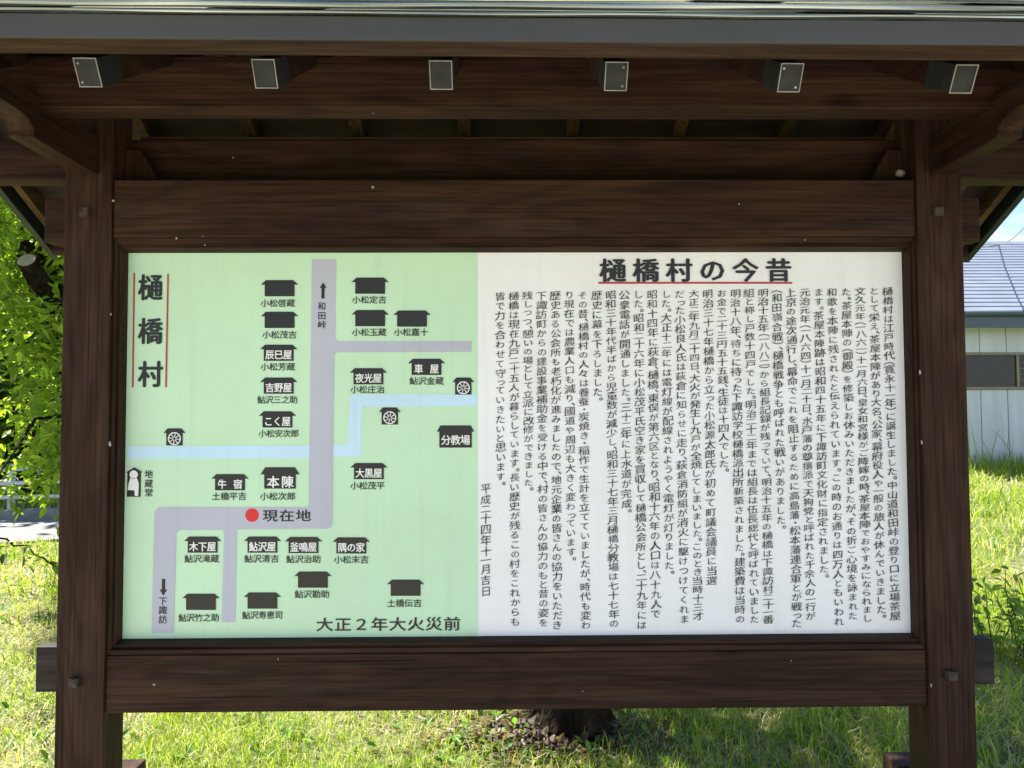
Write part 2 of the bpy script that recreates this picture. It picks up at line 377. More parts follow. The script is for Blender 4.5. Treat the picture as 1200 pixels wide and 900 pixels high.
# rails, header, stubs
MB().box(LX1+.001, RX0-.001, -0.062, 0.03, 2.045, 2.222).build('header_rail', WX, BOARD, 0.003)
MB().box(LX1+.001, RX0-.001, -0.060, 0.03, 0.616, 0.785).build('lower_rail', WX, BOARD, 0.003)
for (x0, x1) in ((-1.466, LX0-.001), (RX1+.001, 1.462)):
    MB().box(x0, x1, -0.022, 0.03, 0.666, 0.802).build('tenon_end', WE, BOARD, 0.004)
    MB().box(x0-.008, x1+.008, -0.018, 0.035, 2.044, 2.182).build('tenon_end', WX, BOARD, 0.004) if False else None
for (x0, x1) in ((-1.478, LX0-.001), (RX1+.001, 1.467)):
    MB().box(x0, x1, -0.004, 0.05, 2.043, 2.182).build('tenon_end', WX, BOARD, 0.004)
# inner frame with mitred corners (bevelled towards the panel)
PX0, PX1, PZ0, PZ1 = -1.215, 1.215, 0.819, 2.009
def mould(name, o0, o1, i0, i1):
    """outer edge o0-o1 on front, inner edge i0-i1: front lip then a slope back to the panel"""
    b = MB(); yf, ym, yb = -0.056, -0.050, -0.001
    def L(p, q, t): return (p[0]+(q[0]-p[0])*t, p[1]+(q[1]-p[1])*t)
    m0, m1 = L(o0, i0, .42), L(o1, i1, .42)
    n0, n1 = L(o0, i0, .55), L(o1, i1, .55)
    k0, k1 = L(o0, i0, .8), L(o1, i1, .8)
    rows = [(o0, o1, .03), (o0, o1, yf), (m0, m1, yf), (n0, n1, ym+.008), (k0, k1, ym+.004), (i0, i1, yb), (i0, i1, .03)]
    vs = []
    for (p, q, y) in rows: vs += [(p[0], y, p[1]), (q[0], y, q[1])]
    n = len(rows)
    fs = [(2*i, 2*i+1, 2*i+3, 2*i+2) for i in range(n-1)]+[(2*n-2, 2*n-1, 1, 0), tuple(range(0, 2*n, 2)), tuple(range(2*n-1, 0, -2))]
    return b.add(vs, fs)
OX0, OX1, OZ0, OZ1 = LX1+.001, RX0-.001, 0.786, 2.044
e = 0.0006
mould('', (OX0, OZ0+e), (OX0, OZ1-e), (PX0, PZ0+e), (PX0, PZ1-e)).build('frame_moulding', WZ, BOARD, 0.0015)
mould('', (OX1, OZ0+e), (OX1, OZ1-e), (PX1, PZ0+e), (PX1, PZ1-e)).build('frame_moulding', WZ, BOARD, 0.0015)
mould('', (OX0+e, OZ1), (OX1-e, OZ1), (PX0+e, PZ1), (PX1-e, PZ1)).build('frame_moulding', WX, BOARD, 0.0015)
mould('', (OX0+e, OZ0), (OX1-e, OZ0), (PX0+e, PZ0), (PX1-e, PZ0)).build('frame_moulding', WX, BOARD, 0.0015)
# anchor stakes behind the posts
for cx in (-1.315, 1.305):
    MB().box(cx-.05, cx+.05, 0.17, 0.28, GL, 0.335).build('anchor_stake', WZ, BOARD, 0.004)
# pale cocoons and droppings stuck to the timber
for (px, py, Y, a, b) in ((129, 520, -.0705, 3, 6), (130, 368, -.0705, 2, 3), (133, 235, -.0705, 3, 2.5), (1078, 436, -.0705, 2.5, 6), (1080, 518, -.0705, 2, 5), (1091, 803, -.0705, 2, 5),
                          (207, 279, -.0625, 2.8, 2.2), (240, 287, -.0625, 1.6, 1.4), (238, 277, -.0625, 1.4, 1.0), (437, 219, -.0625, 4, 3), (866, 239, -.0625, 2, 2), (943, 281, -.0625, 1.5, 1.5), (927, 774, -.0605, 1.5, 1.2), (683, 810, -.0605, 1.3, 1.2), (326, 772, -.0605, 1.0, 4)):
    p = at(px, py, Y); m_ = MB(); k_ = .0026
    m_.tube([(p.x, Y+.002, p.z-b*k_*.5), (p.x+.0004, Y-.0004, p.z-b*k_*.3), (p.x, Y-.001, p.z), (p.x-.0005, Y-.0004, p.z+b*k_*.35), (p.x, Y+.002, p.z+b*k_*.5)], [a*k_*.15, a*k_*.42, a*k_*.5, a*k_*.36, a*k_*.1], 8, True, .15)
    m_.build('white_fleck', M_white, BOARD, 0, True)
# longitudinal beams
MB().box(-1.93, 1.93, 0.0565, 0.125, 2.258, 2.390).build('tie_beam', WX, BOARD, 0.004)
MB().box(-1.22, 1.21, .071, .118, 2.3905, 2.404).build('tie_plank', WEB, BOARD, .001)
MB().box(-1.93, 1.93, -0.370, -0.287, 2.322, 2.462).build('purlin', WX, BOARD, 0.004)
MB().box(-1.36, 1.36, 0.33, 0.41, 2.345, 2.468).build('purlin', WX, BOARD, 0.004)
MB().box(-1.93, 1.93, -0.03, 0.045, 2.69, 2.79).build('ridge_beam', WX, BOARD, 0.004) if False else None
# bracket arms with scrolled noses
def arm_outline():
    prof = [(-0.0702, 2.236), (-0.385, 2.2365), (-0.386, 2.262)]
    for k in range(1, 9):
        a = k/8*math.pi/2
        prof.append((-0.386-0.095*(1-math.cos(a)), 2.262+0.012+0.0*a-0.012*math.cos(a)+0.0))
    return prof
for cx in (-1.312, 1.309):
    w = 0.034
    front = [(-0.0702, 2.2345), (-0.39, 2.2345), (-0.392, 2.252), (-0.400, 2.262), (-0.414, 2.272), (-0.435, 2.279), (-0.47, 2.282), (-0.60, 2.282), (-0.615, 2.30), (-0.615, 2.352), (-0.0702, 2.352)]
    # notch for the purlin: cut the arm in three pieces along its length would show seams, so the purlin stops are covered by the arm
    MB().prism(front, 'x', cx-w, cx+w).build('bracket_arm', WY, BOARD, 0.003)
    back = [(0.1255, 2.2345), (0.44, 2.2345), (0.46, 2.268), (0.50, 2.282), (0.57, 2.282), (0.585, 2.30), (0.585, 2.352), (0.1255, 2.352)]
    MB().prism(back, 'x', cx-w, cx+w).build('bracket_arm', WY, BOARD, 0.003)
# corner blocks under the tie beam
for s, xin in ((1, LX1), (-1, RX0)):
    MB().prism([(xin+s*0.001, 2.2225), (xin+s*0.115, 2.2225), (xin+s*0.05, 2.34), (xin+s*0.001, 2.34)], 'y', 0.005, 0.056).build('corner_block', WZ, BOARD, 0.002)
MB().tube([(1.2285, 0.0, 2.262), (1.214, 0.0, 2.262), (1.205, 0.0, 2.262)], [.011, .013, .009], 10).build('insulator', M_white, BOARD, 0, True)
# roof: rafters, boards, fascias, barge boards, sheet covering
RX = [-0.953+0.386*i for i in range(-2, 8)]
HW = 2.0
FY, BY = -0.80, 0.95
def slab(x0, x1, y0, y1, lo, hi):
    """a piece following one roof slope between y0 and y1 (same side of the gable), lo/hi above the rafter underside"""
    return MB().prism([(y0, zb(y0)+lo), (y1, zb(y1)+lo), (y1, zb(y1)+hi), (y0, zb(y0)+hi)], 'x', x0, x1)
TH = .0815                                        # rafter depth measured upright
RAFT = []
for X in RX:
    ra = MB().prism([(-0.717, zb(-0.717)), (YC-.001, zb(YC-.001)), (YC-.001, zb(YC-.001)+TH), (-0.6, zb(-0.6)+TH), (-0.6, zb(-0.6)+.0655), (-0.7458, zb(-0.7458)+.0655)], 'x', X-.0225, X+.0225).build('rafter', WY, BOARD, 0.002)
    RAFT.append(ra)
    slab(X-.0225, X+.0225, YC+.001, BY-.03, 0.0, TH).build('rafter', WB, BOARD, 0.002)
def m_deck():
    m, t, p, o = mat_new('roof_deck_boards')
    c = nd(t, 'ShaderNodeTexCoord'); mp = nd(t, 'ShaderNodeMapping'); mp.inputs['Scale'].default_value = (3, 40, 40)
    n = nd(t, 'ShaderNodeTexNoise', Scale=1.0, Detail=6.0); t.links.new(c.outputs['Object'], mp.inputs['Vector']); t.links.new(mp.outputs['Vector'], n.inputs['Vector'])
    b = nd(t, 'ShaderNodeTexBrick', Scale=1.0); b.inputs['Color1'].default_value = (.024, .010, .005, 1); b.inputs['Color2'].default_value = (.013, .0058, .003, 1); b.inputs['Mortar'].default_value = (.008, .006, .004, 1)
    b.inputs['Brick Width'].default_value = 1.9; b.inputs['Row Height'].default_value = 0.12; b.inputs['Mortar Size'].default_value = 0.004
    t.links.new(c.outputs['Object'], b.inputs['Vector'])
    g = ramp(t, n.outputs['Fac'], [(0.3, (.5,)*3), (0.65, (1.2,)*3)])
    t.links.new(mixc(t, 0.8, b.outputs['Color'], g, 'MULTIPLY'), p.inputs['Base Color']); p.inputs['Roughness'].default_value = 0.8
    return m
M_deck = m_deck()
slab(-HW+.002, HW-.002, FY+.001, YC, TH+.0005, TH+.0125).build('roof_deck', M_deck, BOARD)
slab(-HW+.002, HW-.002, YC+.0005, BY-.03, TH+.0005, TH+.0125).build('roof_deck', M_deck, BOARD)
cov = MB()
for (ya, yb_) in ((-0.857, YC), (BY+.02, YC)):
    n = 9
    for k in range(n):                             # lapped courses of sheet metal
        y0 = ya+(yb_-ya)*k/n; y1 = ya+(yb_-ya)*(k+1)/n
        t0, t1 = .185, .167
        cov.prism([(y0, zb(y0)+.161), (y1, zb(y1)+.161), (y1, zb(y1)+t1), (y0, zb(y0)+t0)], 'x', -HW-.045, HW+.045)
rf = cov.build('roof_covering', M_trim, BOARD)
MB().prism([(YC-.14, ZR+.11), (YC-.12, ZR+.15), (YC, ZR+.235), (YC+.12, ZR+.16), (YC+.14, ZR+.12), (YC, ZR+.19)], 'x', -HW-.06, HW+.06).build('ridge_cap', M_dark, BOARD, 0.004)
# front eave: wooden eave board, slate grey metal fascia, ribbed sheet edge
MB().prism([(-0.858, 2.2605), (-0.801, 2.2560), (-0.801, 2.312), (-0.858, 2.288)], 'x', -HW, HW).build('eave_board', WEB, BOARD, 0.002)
MB().prism([(-0.866, 2.2590), (-0.8585, 2.2590), (-0.8585, 2.308), (-0.866, 2.308)], 'x', -HW-.03, HW+.03).build('fascia', M_slate, BOARD, 0.0015)
rib = MB(); xs = np.linspace(-HW-.045, HW+.045, 90)
prof = []
for (yc, zc, r) in ((-0.874, 2.312, .0045), (-0.882, 2.324, .0085), (-0.893, 2.342, .011)):
    for k in range(9):
        a = -math.pi*0.45+k/8*math.pi*0.95
        prof.append((yc-r*math.cos(a), zc+r*math.sin(a)))
prof += [(-0.86, 2.36), (-0.86, 2.3085)]
npf = len(prof); ph = random.random()*6
for X in xs:
    for (k, (y, z)) in enumerate(prof):
        wv = 0.0016*math.sin(3.1*X+ph+k*.11)+0.0009*math.sin(11*X+k*.3)
        rib.v.append((X, y+(wv if k < npf-2 else 0), z+(wv if k < npf-2 else 0)))
for i in range(len(xs)-1):
    for k in range(npf):
        k2 = (k+1) % npf
        rib.f.append((i*npf+k, i*npf+k2, (i+1)*npf+k2, (i+1)*npf+k))
rib.build('sheet_edge', M_trim, BOARD, 0, True)
MB().prism([(BY-.029, zb(BY)-.002), (BY+.02, zb(BY)-.002), (BY+.02, zb(BY)+.15), (BY-.029, zb(BY)+.16)], 'x', -HW, HW).build('eave_board', WX, BOARD, 0.002)
for s in (-1, 1):
    xa, xb = (s*(HW+.001), s*(HW+.03)) if s > 0 else (-(HW+.03), -(HW+.001))
    for (ya, yb_) in ((FY-.055, YC-.0005), (BY+.025, YC+.0005)):
        MB().prism([(ya, zb(ya)-.004), (yb_, zb(yb_)-.004), (yb_, zb(yb_)+.1605), (ya, zb(ya)+.1605)], 'x', xa, xb).build('barge_board', M_dark, BOARD, 0.002)
    xa, xb = sorted((s*(HW-.075), s*(HW-.045)))
    slab(xa, xb, FY+.001, YC-.001, .004, TH).build('rafter', WB, BOARD, .002)
    slab(xa, xb, YC+.001, BY-.03, .004, TH).build('rafter', WB, BOARD, .002)
# grey metal caps over the six rafter tails
tilt = math.atan(0.595)
def lbox(b, X, x0, x1, y0, y1, z0, z1):
    """box in the rafter's own axes (y along the rafter, z square to it), seen from the tail's centre"""
    cy, cz = -0.7314, zb(-0.717)+.0242; vs = []
    for z in (z0, z1):
        for (x, y) in ((x0, y0), (x1, y0), (x1, y1), (x0, y1)):
            vs.append((X+x, cy+y*math.cos(tilt)-z*math.sin(tilt), cz+y*math.sin(tilt)+z*math.cos(tilt)))
    return b.hexa(vs)
for i, (X, ra) in enumerate(zip(RX, RAFT)):
    L = .108+random.uniform(-.006, .008)
    lbox(MB(), X, -.0250, .0250, -.003, L, -.0300, .0299).build('end_cap', M_lamp, ra, 0.001)
    fr = MB()
    for (a0, a1, c0, c1) in ((-.0252, .0252, .0280, .0302), (-.0252, .0252, -.0302, -.0280), (-.0252, -.0230, -.0280, .0280), (.0230, .0252, -.0280, .0280)):
        lbox(fr, X, a0, a1, -.0052, -.0031, c0, c1)
    fr.build('cap_rim', M_rim, ra)
    if i-2 in (0, 3, 4):
        rr_ = random.Random(i)
        for k in range(2):
            nx0 = rr_.choice((-.017, .015)); nz0 = (.019, -.020)[k]
            lbox(MB(), X, nx0-.0025, nx0+.0025, -.0048, -.0031, nz0-.0025, nz0+.0025).build('nail_head', M_white if i == 6 else M_rim, ra, .001)

# the old roof has settled a little towards its right end
for o in list(BOARD.children):
    if o.name.split('.')[0] in ('rafter', 'roof_deck', 'roof_covering', 'ridge_cap', 'eave_board', 'fascia', 'sheet_edge', 'barge_board'):
        for q in [o]+list(o.children):
            for v in q.data.vertices: v.co.z -= .0062*v.co.x

# ------------------------------------------------------------------ the panel and what is printed on it
def to_board(px, py, layer):
    p = at(px, py, 0.0); return (p.x, -0.0006*layer-0.0012, p.z)
PANEL = MB().box(PX0-.018, PX1+.018, -0.0012, 0.022, PZ0-.03, PZ1+.03).build('sign_panel', P_white, BOARD)
def flat(name, polys, layer, mat):
    b = MB()
    for pts in polys:
        n = len(pts); b.add([to_board(x, y, layer) for (x, y) in pts], [tuple(range(n))])
    o = b.build(name, mat, PANEL)
    bm = bmesh.new(); bm.from_mesh(o.data)
    for f in bm.faces:
        if f.normal.y > 0: f.normal_flip()
    bmesh.ops.triangulate(bm, faces=bm.faces, ngon_method='EAR_CLIP')
    bm.to_mesh(o.data); bm.free(); return o
def arc(cx, cy, r, a0, a1, n=6):
    return [(cx+r*math.cos(R(a0+(a1-a0)*k/n)), cy+r*math.sin(R(a0+(a1-a0)*k/n))) for k in range(n+1)]
gp0 = at(149, 295, 0); gp1 = at(560, 520, 0)
MB().add([(PX0-.004, -.0018, PZ0-.004), (gp1.x, -.0018, PZ0-.004), (gp1.x, -.0018, PZ1+.004), (PX0-.004, -.0018, PZ1+.004)], [(0, 1, 2, 3)]).build('map_ground', P_green, PANEL)
flat('stream', [[(149.5, 523), (150, 538), (366, 537), (366, 522)], [(388, 535), (423.5, 535)]+[(424, 481)]+arc(428, 481, 4, 180, 270, 3)+[(559.5, 475.5), (559.5, 462), (415, 462)]+arc(415, 467, 5, 270, 180, 3)+[(408.5, 518), (405, 521.5), (388, 521.5)]], 2, P_blue)
main = [(366, 304), (394, 304), (393, 395)]+arc(398, 395, 5, 180, 90, 4)+[(553, 400), (552.5, 412.5), (397, 413)]+arc(397, 418, 5, 270, 180, 4)+[(389.5, 613)]+arc(383, 613.5, 6, 0, 90, 4)+[(278.5, 620.5)]+[(278, 625), (276, 729), (260, 729), (263, 625), (261, 621), (211, 621)]+[(207, 625), (204, 741.5), (178, 741.5), (181.5, 602)]+arc(190, 602.5, 8.5, 180, 270, 4)+[(357, 594)]+arc(358, 590, 4, 90, 0, 3)
flat('road_drawing', [main], 3, P_road)
flat('location_dot', [arc(295.8, 603.5, 8, 0, 345, 23)], 4, P_red)
flat('red_line', [[(157, 320), (158.8, 320), (157.2, 454), (155.2, 454)]], 4, P_maroon)
flat('red_line', [[(196.6, 321), (198.4, 321), (196, 454), (194, 454)]], 4, P_maroon)
flat('red_line', [[(701, 330.6), (928, 330.6), (928, 332.8), (701, 332.8)]], 4, P_maroon)
flat('arrow', [[(379, 331), (383, 337.5), (380.8, 337.5), (380.6, 350), (376.8, 350), (377, 337.5), (374.8, 337.5)]], 4, P_black)
flat('arrow', [[(190.4, 678), (194.4, 678), (194.2, 690.5), (196.6, 690.5), (192, 698), (187.6, 690.5), (190, 690.5)]], 4, P_black)

# --- lettering from the built-in typeface
_cu = bpy.data.curves.new('lettering', 'FONT'); _to = bpy.data.objects.new('lettering', _cu); COL.objects.link(_to)
_cu.fill_mode = 'FRONT'; _cu.resolution_u = 2
_cache = {}
def glyph(ch, off):
    k = (ch, off)
    if k not in _cache:
        _cu.body = ch; _cu.offset = off
        dg = bpy.context.evaluated_depsgraph_get(); dg.update()
        me = bpy.data.meshes.new_from_object(_to.evaluated_get(dg))
        pts_ = [(v.co.x-.5, v.co.y-.38) for v in me.vertices]
        if off < 0:                                # keep a thinned stroke inside its full outline's bounds
            q_ = glyph(ch, 0.0)[0]; x0_, x1_ = min(p[0] for p in q_), max(p[0] for p in q_); z0_, z1_ = min(p[1] for p in q_), max(p[1] for p in q_)
            pts_ = [(min(max(a_, x0_), x1_), min(max(b_, z0_), z1_)) for (a_, b_) in pts_]
        _cache[k] = (pts_, [tuple(p.vertices) for p in me.polygons])
        bpy.data.meshes.remove(me)
        if off < 0:                                # a fill that broke while thinning falls back to the full stroke
            def ar(g): return sum(abs(sum(g[0][f[i]][0]*g[0][f[(i+1) % len(f)]][1]-g[0][f[(i+1) % len(f)]][0]*g[0][f[i]][1] for i in range(len(f)))) for f in g[1])/2
            a0_, a1_ = ar(glyph(ch, 0.0)), ar(_cache[k])
            if not .72*a0_ < a1_ < .99*a0_ or len(_cache[k][1]) < .85*len(glyph(ch, 0.0)[1]): _cache[k] = glyph(ch, 0.0)
    return _cache[k]
def put(b, ch, cx, cz, w, h, off, y, shear=0.0, rot=0.0):
    if off > 0:                                    # heavier pen: the stroke is laid down again a hair to each side
        for k, (dx, dz) in enumerate(((off, 0), (-off, 0), (0, off*.6), (0, -off*.6))):
            put1(b, ch, cx+dx*w, cz+dz*h, w, h, y-.00006*(k+1), shear, rot)
    put1(b, ch, cx, cz, w, h, y, shear, rot)
def put1(b, ch, cx, cz, w, h, y, shear=0.0, rot=0.0, thin=0.0):
    vs, fs = glyph(ch, thin); n = len(b.v)
    if rot: c_, s_ = math.cos(rot), math.sin(rot)
    for (x, z) in vs:
        z2 = z+shear*x; x2 = x
        if rot: x2, z2 = x*c_-z2*s_, x*s_+z2*c_
        b.v.append((cx+x2*w, y, cz+z2*h))
    b.f += [tuple(i+n for i in f) for f in fs]
def letters(name, b, mat):
    me = bpy.data.meshes.new(name); me.from_pydata(b.v, [], b.f); me.materials.append(mat)
    bm = bmesh.new(); bm.from_mesh(me)
    bmesh.ops.recalc_face_normals(bm, faces=bm.faces)
    for f in bm.faces:
        if f.normal.y > 0: f.normal_flip()
    bm.to_mesh(me); bm.free()
    o = bpy.data.objects.new(name, me); COL.objects.link(o); o.parent = PANEL; o.matrix_parent_inverse = Matrix.Identity(4)
    me.transform(Matrix.Translation(-Vector(BOARD.location))); return o
PXM = 2.43/905.0                                   # metres per photo pixel on the panel
def row(name, s, cx, cy, pitch, w, h, off, mat, layer=5, shear=0.0):
    b = MB(); p = at(cx, cy, 0)
    for i, ch in enumerate(s):
        if ch == ' ': continue
        put(b, ch, p.x+(i-(len(s)-1)/2)*pitch*PXM, p.z, w*PXM, h*PXM, off, -.0012-.0006*layer, shear)
    return letters(name, b, mat)
def col_(name, s, cx, ys, w, h, off, mat, layer=5):
    b = MB()
    for ch, y in zip(s, ys):
        p = at(cx, y, 0); put(b, ch, p.x, p.z, w*PXM, h*PXM, off, -.0012-.0006*layer)
    return letters(name, b, mat)

# houses on the map
def house(cx, cy, hw=17.5, hh=9.5, ew=22, tall=0):
    t = -hh-tall
    return [(cx-hw+1.5-tall*.15, cy+t), (cx+hw-1.5+tall*.15, cy+t), (cx+ew, cy-hh+5.5), (cx+hw, cy-hh+5.2), (cx+hw, cy+hh), (cx-hw, cy+hh), (cx-hw, cy-hh+5.2), (cx-ew, cy-hh+5.5)]
HS = [(328, 338, '', '小松啓蔵', 326, 355.5), (328, 375, '', '小松茂吉', 328, 392.5), (327, 413.5, '辰巳屋', '小松芳蔵', 326, 430), (327, 452, '吉野屋', '鮎沢三之助', 325.5, 468.5),
      (325.5, 491.5, 'こく屋', '小松安次郎', 327, 508), (434, 335, '', '小松定吉', 433, 351.5), (434, 373, '', '小松玉蔵', 433, 389.5), (483, 373.5, '', '小松嘉十', 482, 389.5),
      (432, 441, '夜光屋', '小松庄治', 431, 456.5), (500, 430, '車 屋', '鮎沢金蔵', 500, 446.5), (270, 565, '牛 宿', '土橋平吉', 269, 581.5), (432.5, 552, '大黒屋', '小松茂平', 431, 569),
      (238, 638, '木下屋', '鮎沢滝蔵', 237, 654.5), (308, 638, '鮎沢屋', '鮎沢清吉', 307, 654.5), (356, 638.5, '釜鳴屋', '鮎沢治助', 356, 655), (412, 639, '隅の家', '小松末吉', 412, 655.5),
      (367, 679, '', '鮎沢勘助', 366, 696), (236, 705, '', '鮎沢竹之助', 233.5, 723.5), (308, 703.5, '', '鮎沢寿恵司', 308, 720.5), (475.5, 688.5, '', '土橋伝吉', 474, 706.5)]
for (cx, cy, nm, cap, kx, ky) in HS:
    flat('house_symbol', [house(cx, cy)], 4, P_black)
    if ' ' in nm:
        for k_, ch_ in enumerate(nm.split()): row('house_name', ch_, cx+(k_*2-1)*9.2, cy+2.2, 9, 10.5, 11.5, .022, P_pale, 5)
    elif nm: row('house_name', nm, cx, cy+2.2, 10.3 if ' ' not in nm else 9, 10.5, 11.5, .022, P_pale, 5)
    row('caption', cap, kx, ky, 10.0 if len(cap) == 4 else 9.3, 10.2 if len(cap) == 4 else 9.6, 9.6, .012, P_black)
flat('house_symbol', [house(534, 512.5, 19, 12.0, 22, 2)], 4, P_black); row('house_name', '分教場', 534, 515.5, 11.2, 11.6, 12, .022, P_pale)
flat('house_symbol', [house(328.5, 561.5, 18.5, 11, 23, 3)], 4, P_black); row('house_name', '本陳', 329, 564.5, 16.5, 14.5, 14.5, .022, P_pale)
row('caption', '小松次郎', 326, 581.5, 10.3, 10.4, 9.6, .012, P_black)
for (cx, cy) in ((205, 512), (543, 452.5), (457, 487.5)):
    flat('watermill_symbol', [house(cx, cy, 9.6, 10, 13, 0)], 4, P_black)
    wh = []
    for k in range(20):
        a0, a1 = k*18, (k+1)*18
        wh.append([(cx+r*math.cos(R(a)), cy+2+r*math.sin(R(a))) for (r, a) in ((7.6, a0), (7.6, a1), (6.4, a1), (6.4, a0))])
    for k in range(4):
        a = R(k*45+10); dx, dy = math.cos(a), math.sin(a); nx_, ny_ = -dy*.45, dx*.45
        wh.append([(cx+dx*6.6+nx_, cy+2+dy*6.6+ny_), (cx-dx*6.6+nx_, cy+2-dy*6.6+ny_), (cx-dx*6.6-nx_, cy+2-dy*6.6-ny_), (cx+dx*6.6-nx_, cy+2+dy*6.6-ny_)])
    wh.append(arc(cx, cy+2, 1.5, 0, 330, 11))
    flat('watermill_wheel', wh, 5, P_pale)
flat('shrine_symbol', [[(158, 547.5), (167.5, 553), (165.8, 554.2), (165.4, 582), (149.3, 582), (150, 554.2), (148.4, 553.5)]], 4, P_black)
flat('statue_symbol', [arc(157.4, 556, 4.9, 0, 340, 17), [(153.5, 560), (161, 560), (163.3, 566), (163.2, 573), (162.6, 581), (158.6, 581), (158.4, 574.5), (150.3, 574), (151.3, 567)]], 5, P_pale)
col_('caption', '地蔵堂', 175, (555.5, 566.5, 577), 10, 9.8, .012, P_black)
col_('road_caption', '和田峠', 377.5, (359, 370, 380.5), 10, 10, .012, P_black)
col_('road_caption', '下諏訪', 191.5, (704, 714.5, 725.5), 10, 10, .012, P_black)
row('location_caption', '現在地', 336.5, 604, 19, 18, 14.5, .018, P_black)
row('map_caption', '大正２年大火災前', 455.5, 731, 20.8, 20, 16.5, .018, P_black)
for ch_, y_ in zip('樋橋村', (337, 388, 438.5)): col_('map_title', ch_, 177, (y_,), 29, 32, .03, P_black)
row('text_title', '樋橋村の今昔', 815, 316.8, 39.0, 32, 29, .032, P_black)

TEXT = [('樋橋村は江戸時代(寛永十一年)に誕生しました。中山道和田峠の登り口に立場茶屋', 726), ('として栄え、茶屋本陣があり大名、公家、幕府役人や一般の旅人が休んでいきました。', 724),
 ('文久元年(一八六一)十一月六日、皇女和宮様がご降嫁の時、茶屋本陣でおやすみになられまし', 728), ('た。茶屋本陣の(御殿)を修築しお休みいただきましたが、その折ご心境を詠まれた', 726),
 ('和歌を本陣に残されたと伝えられています。この時のお通りは四万人ともいわれ', 733), ('ます。茶屋本陣跡は昭和四十五年に下諏訪町文化財に指定されました。', 677),
 ('元治元年(一八六四)十一月二十日、水戸藩の尊攘派で天狗党と呼ばれた千余人の一行が', 726), ('上京の途次通行し、幕命でこれを阻止するために高島藩・松本藩連合軍とが戦った', 735),
 ('(和田嶺合戦)、樋橋戦争とも呼ばれた戦いがありました。', 620), ('明治十五年(一八八二)から組長記録が残っていて、明治十五年の樋橋は下諏訪村二十一番', 730),
 ('組と称し戸数十四戸でした。明治二十二年までは組長は伍長総代と呼ばれていました', 730), ('明治十八年、待ちに待った下諏訪学校樋橋派出所新築されました。建築費は当時の', 730),
 ('お金で二十三円五十五銭、生徒は十四人でした。', 553), ('明治三十七年樋橋から立った小松源太郎氏が初めて町議会議員に当選', 685),
 ('大正二年九月二十四日、大火が発生し九戸が全焼してしまいました。このとき当時十三才', 726), ('だった小松良人氏は萩倉に知らせに走り、萩倉消防組が消火に駆けつけてくれま', 730),
 ('した。大正十二年には電灯線が配線されようやく電灯が灯りました。', 673), ('昭和十四年に萩倉、樋橋、東俣が第六区となり、昭和十六年の人口は八十九人で', 724),
 ('した。昭和二十六年に小松茂平氏空き家を買収して樋橋公会所とし、二十九年には', 737), ('公衆電話が開通しました。三十二年に上水道が完成。', 601),
 ('昭和三十年代半ばから児童数が減少し、昭和三十七年三月樋橋分教場は七十七年の', 735), ('歴史に幕を下ろしました。', 470),
 ('その昔、樋橋村の人々は養蚕・炭焼き・稲作で生計を立てていましたが、時代も変わ', 737), ('り現在では農業人口も減り、國道や周辺も大きく変わっています。', 657),
 ('歴史ある公会所も老朽化が進みましたので、地元企業の皆さんの協力をいただき', 737), ('下諏訪町からの建設事業補助金を受ける中で、村の皆さんの協力のもと昔の姿を', 734),
 ('残しつつ、憩いの場として立派に改修ができました。', 575), ('樋橋は現在九戸二十五人が暮らしています。長い歴史が残るこの村をこれからも', 733),
 ('皆で力を合わせて守っていきたいと思います。', 569)]
ADV = {'、': .42, '。': .5, '(': .5, ')': .5, '一': .62, '二': .72, '・': .6, 'っ': .72, 'ょ': .75, 'し': .95, 'り': .92, 'と': .88}
SWAP = {'(': '︵', ')': '︶'}
trng = random.Random(3)
def brush(b, ch, cx, cz, w, h, y, shear, rot):
    """brush hand: thin rising horizontals, fuller verticals, each character pressed a little differently"""
    k = trng.uniform(.004, .014)
    for i, dx in enumerate((-k, k)): put1(b, ch, cx+dx*w, cz, w, h, y-.00006*i, shear, rot, THIN)
THIN = -0.006
def text_column(s, xtop, ytop, ybot, wid=13.6, hgt=13.6):
    adv = [ADV.get(c, 1.0) for c in s]; tot = sum(adv)
    p0 = at(xtop, ytop, 0); zt = p0.z; zbm = at(xtop, ybot, 0).z
    unit = (zt-zbm)/tot; b = MB(); z = zt
    for ch, a in zip(s, adv):
        cz = z-unit*a/2; z -= unit*a; x = p0.x; yy = -.0012-.0006*5
        w = wid*PXM; h = unit*1.02
        jx = trng.uniform(-.0012, .0012); sc_ = trng.uniform(.93, 1.06)
        kana = '\u3040' < ch < '\u30ff'
        if ch in '、。':
            put(b, ch, x+w*.55, cz+w*.30, w*.9, w*.9, .012, yy)
        elif ch in '()':
            put(b, SWAP[ch], x+jx, cz+(h*-.12 if ch == '(' else h*.12)+ (h*.33 if ch == '(' else -h*.33)*1.0, w, h, .006, yy)
        elif ch == 'っ' or ch == 'ょ':
            brush(b, ch, x+w*.1+jx, cz+h*.02, w*.95, h*.9, yy, .08, 0)
        else:
            brush(b, ch, x+jx, cz, w*(.98 if not kana else .88)*sc_, min(h, w*1.05)*(.99 if not kana else .92)*(sc_ if ch not in '一二' else .8), yy, .13 if not kana else .06, trng.uniform(-.05, .05))
    return letters('text_column', b, P_black)
for i, (s, yb_) in enumerate(TEXT):
    text_column(s, 1039.5-16.2*i, 336.5+5.5*i/28, yb_+1)
text_column('平成二十四年十一月吉日', 569.2, 566, 699, 13.2)
bpy.data.objects.remove(_to)

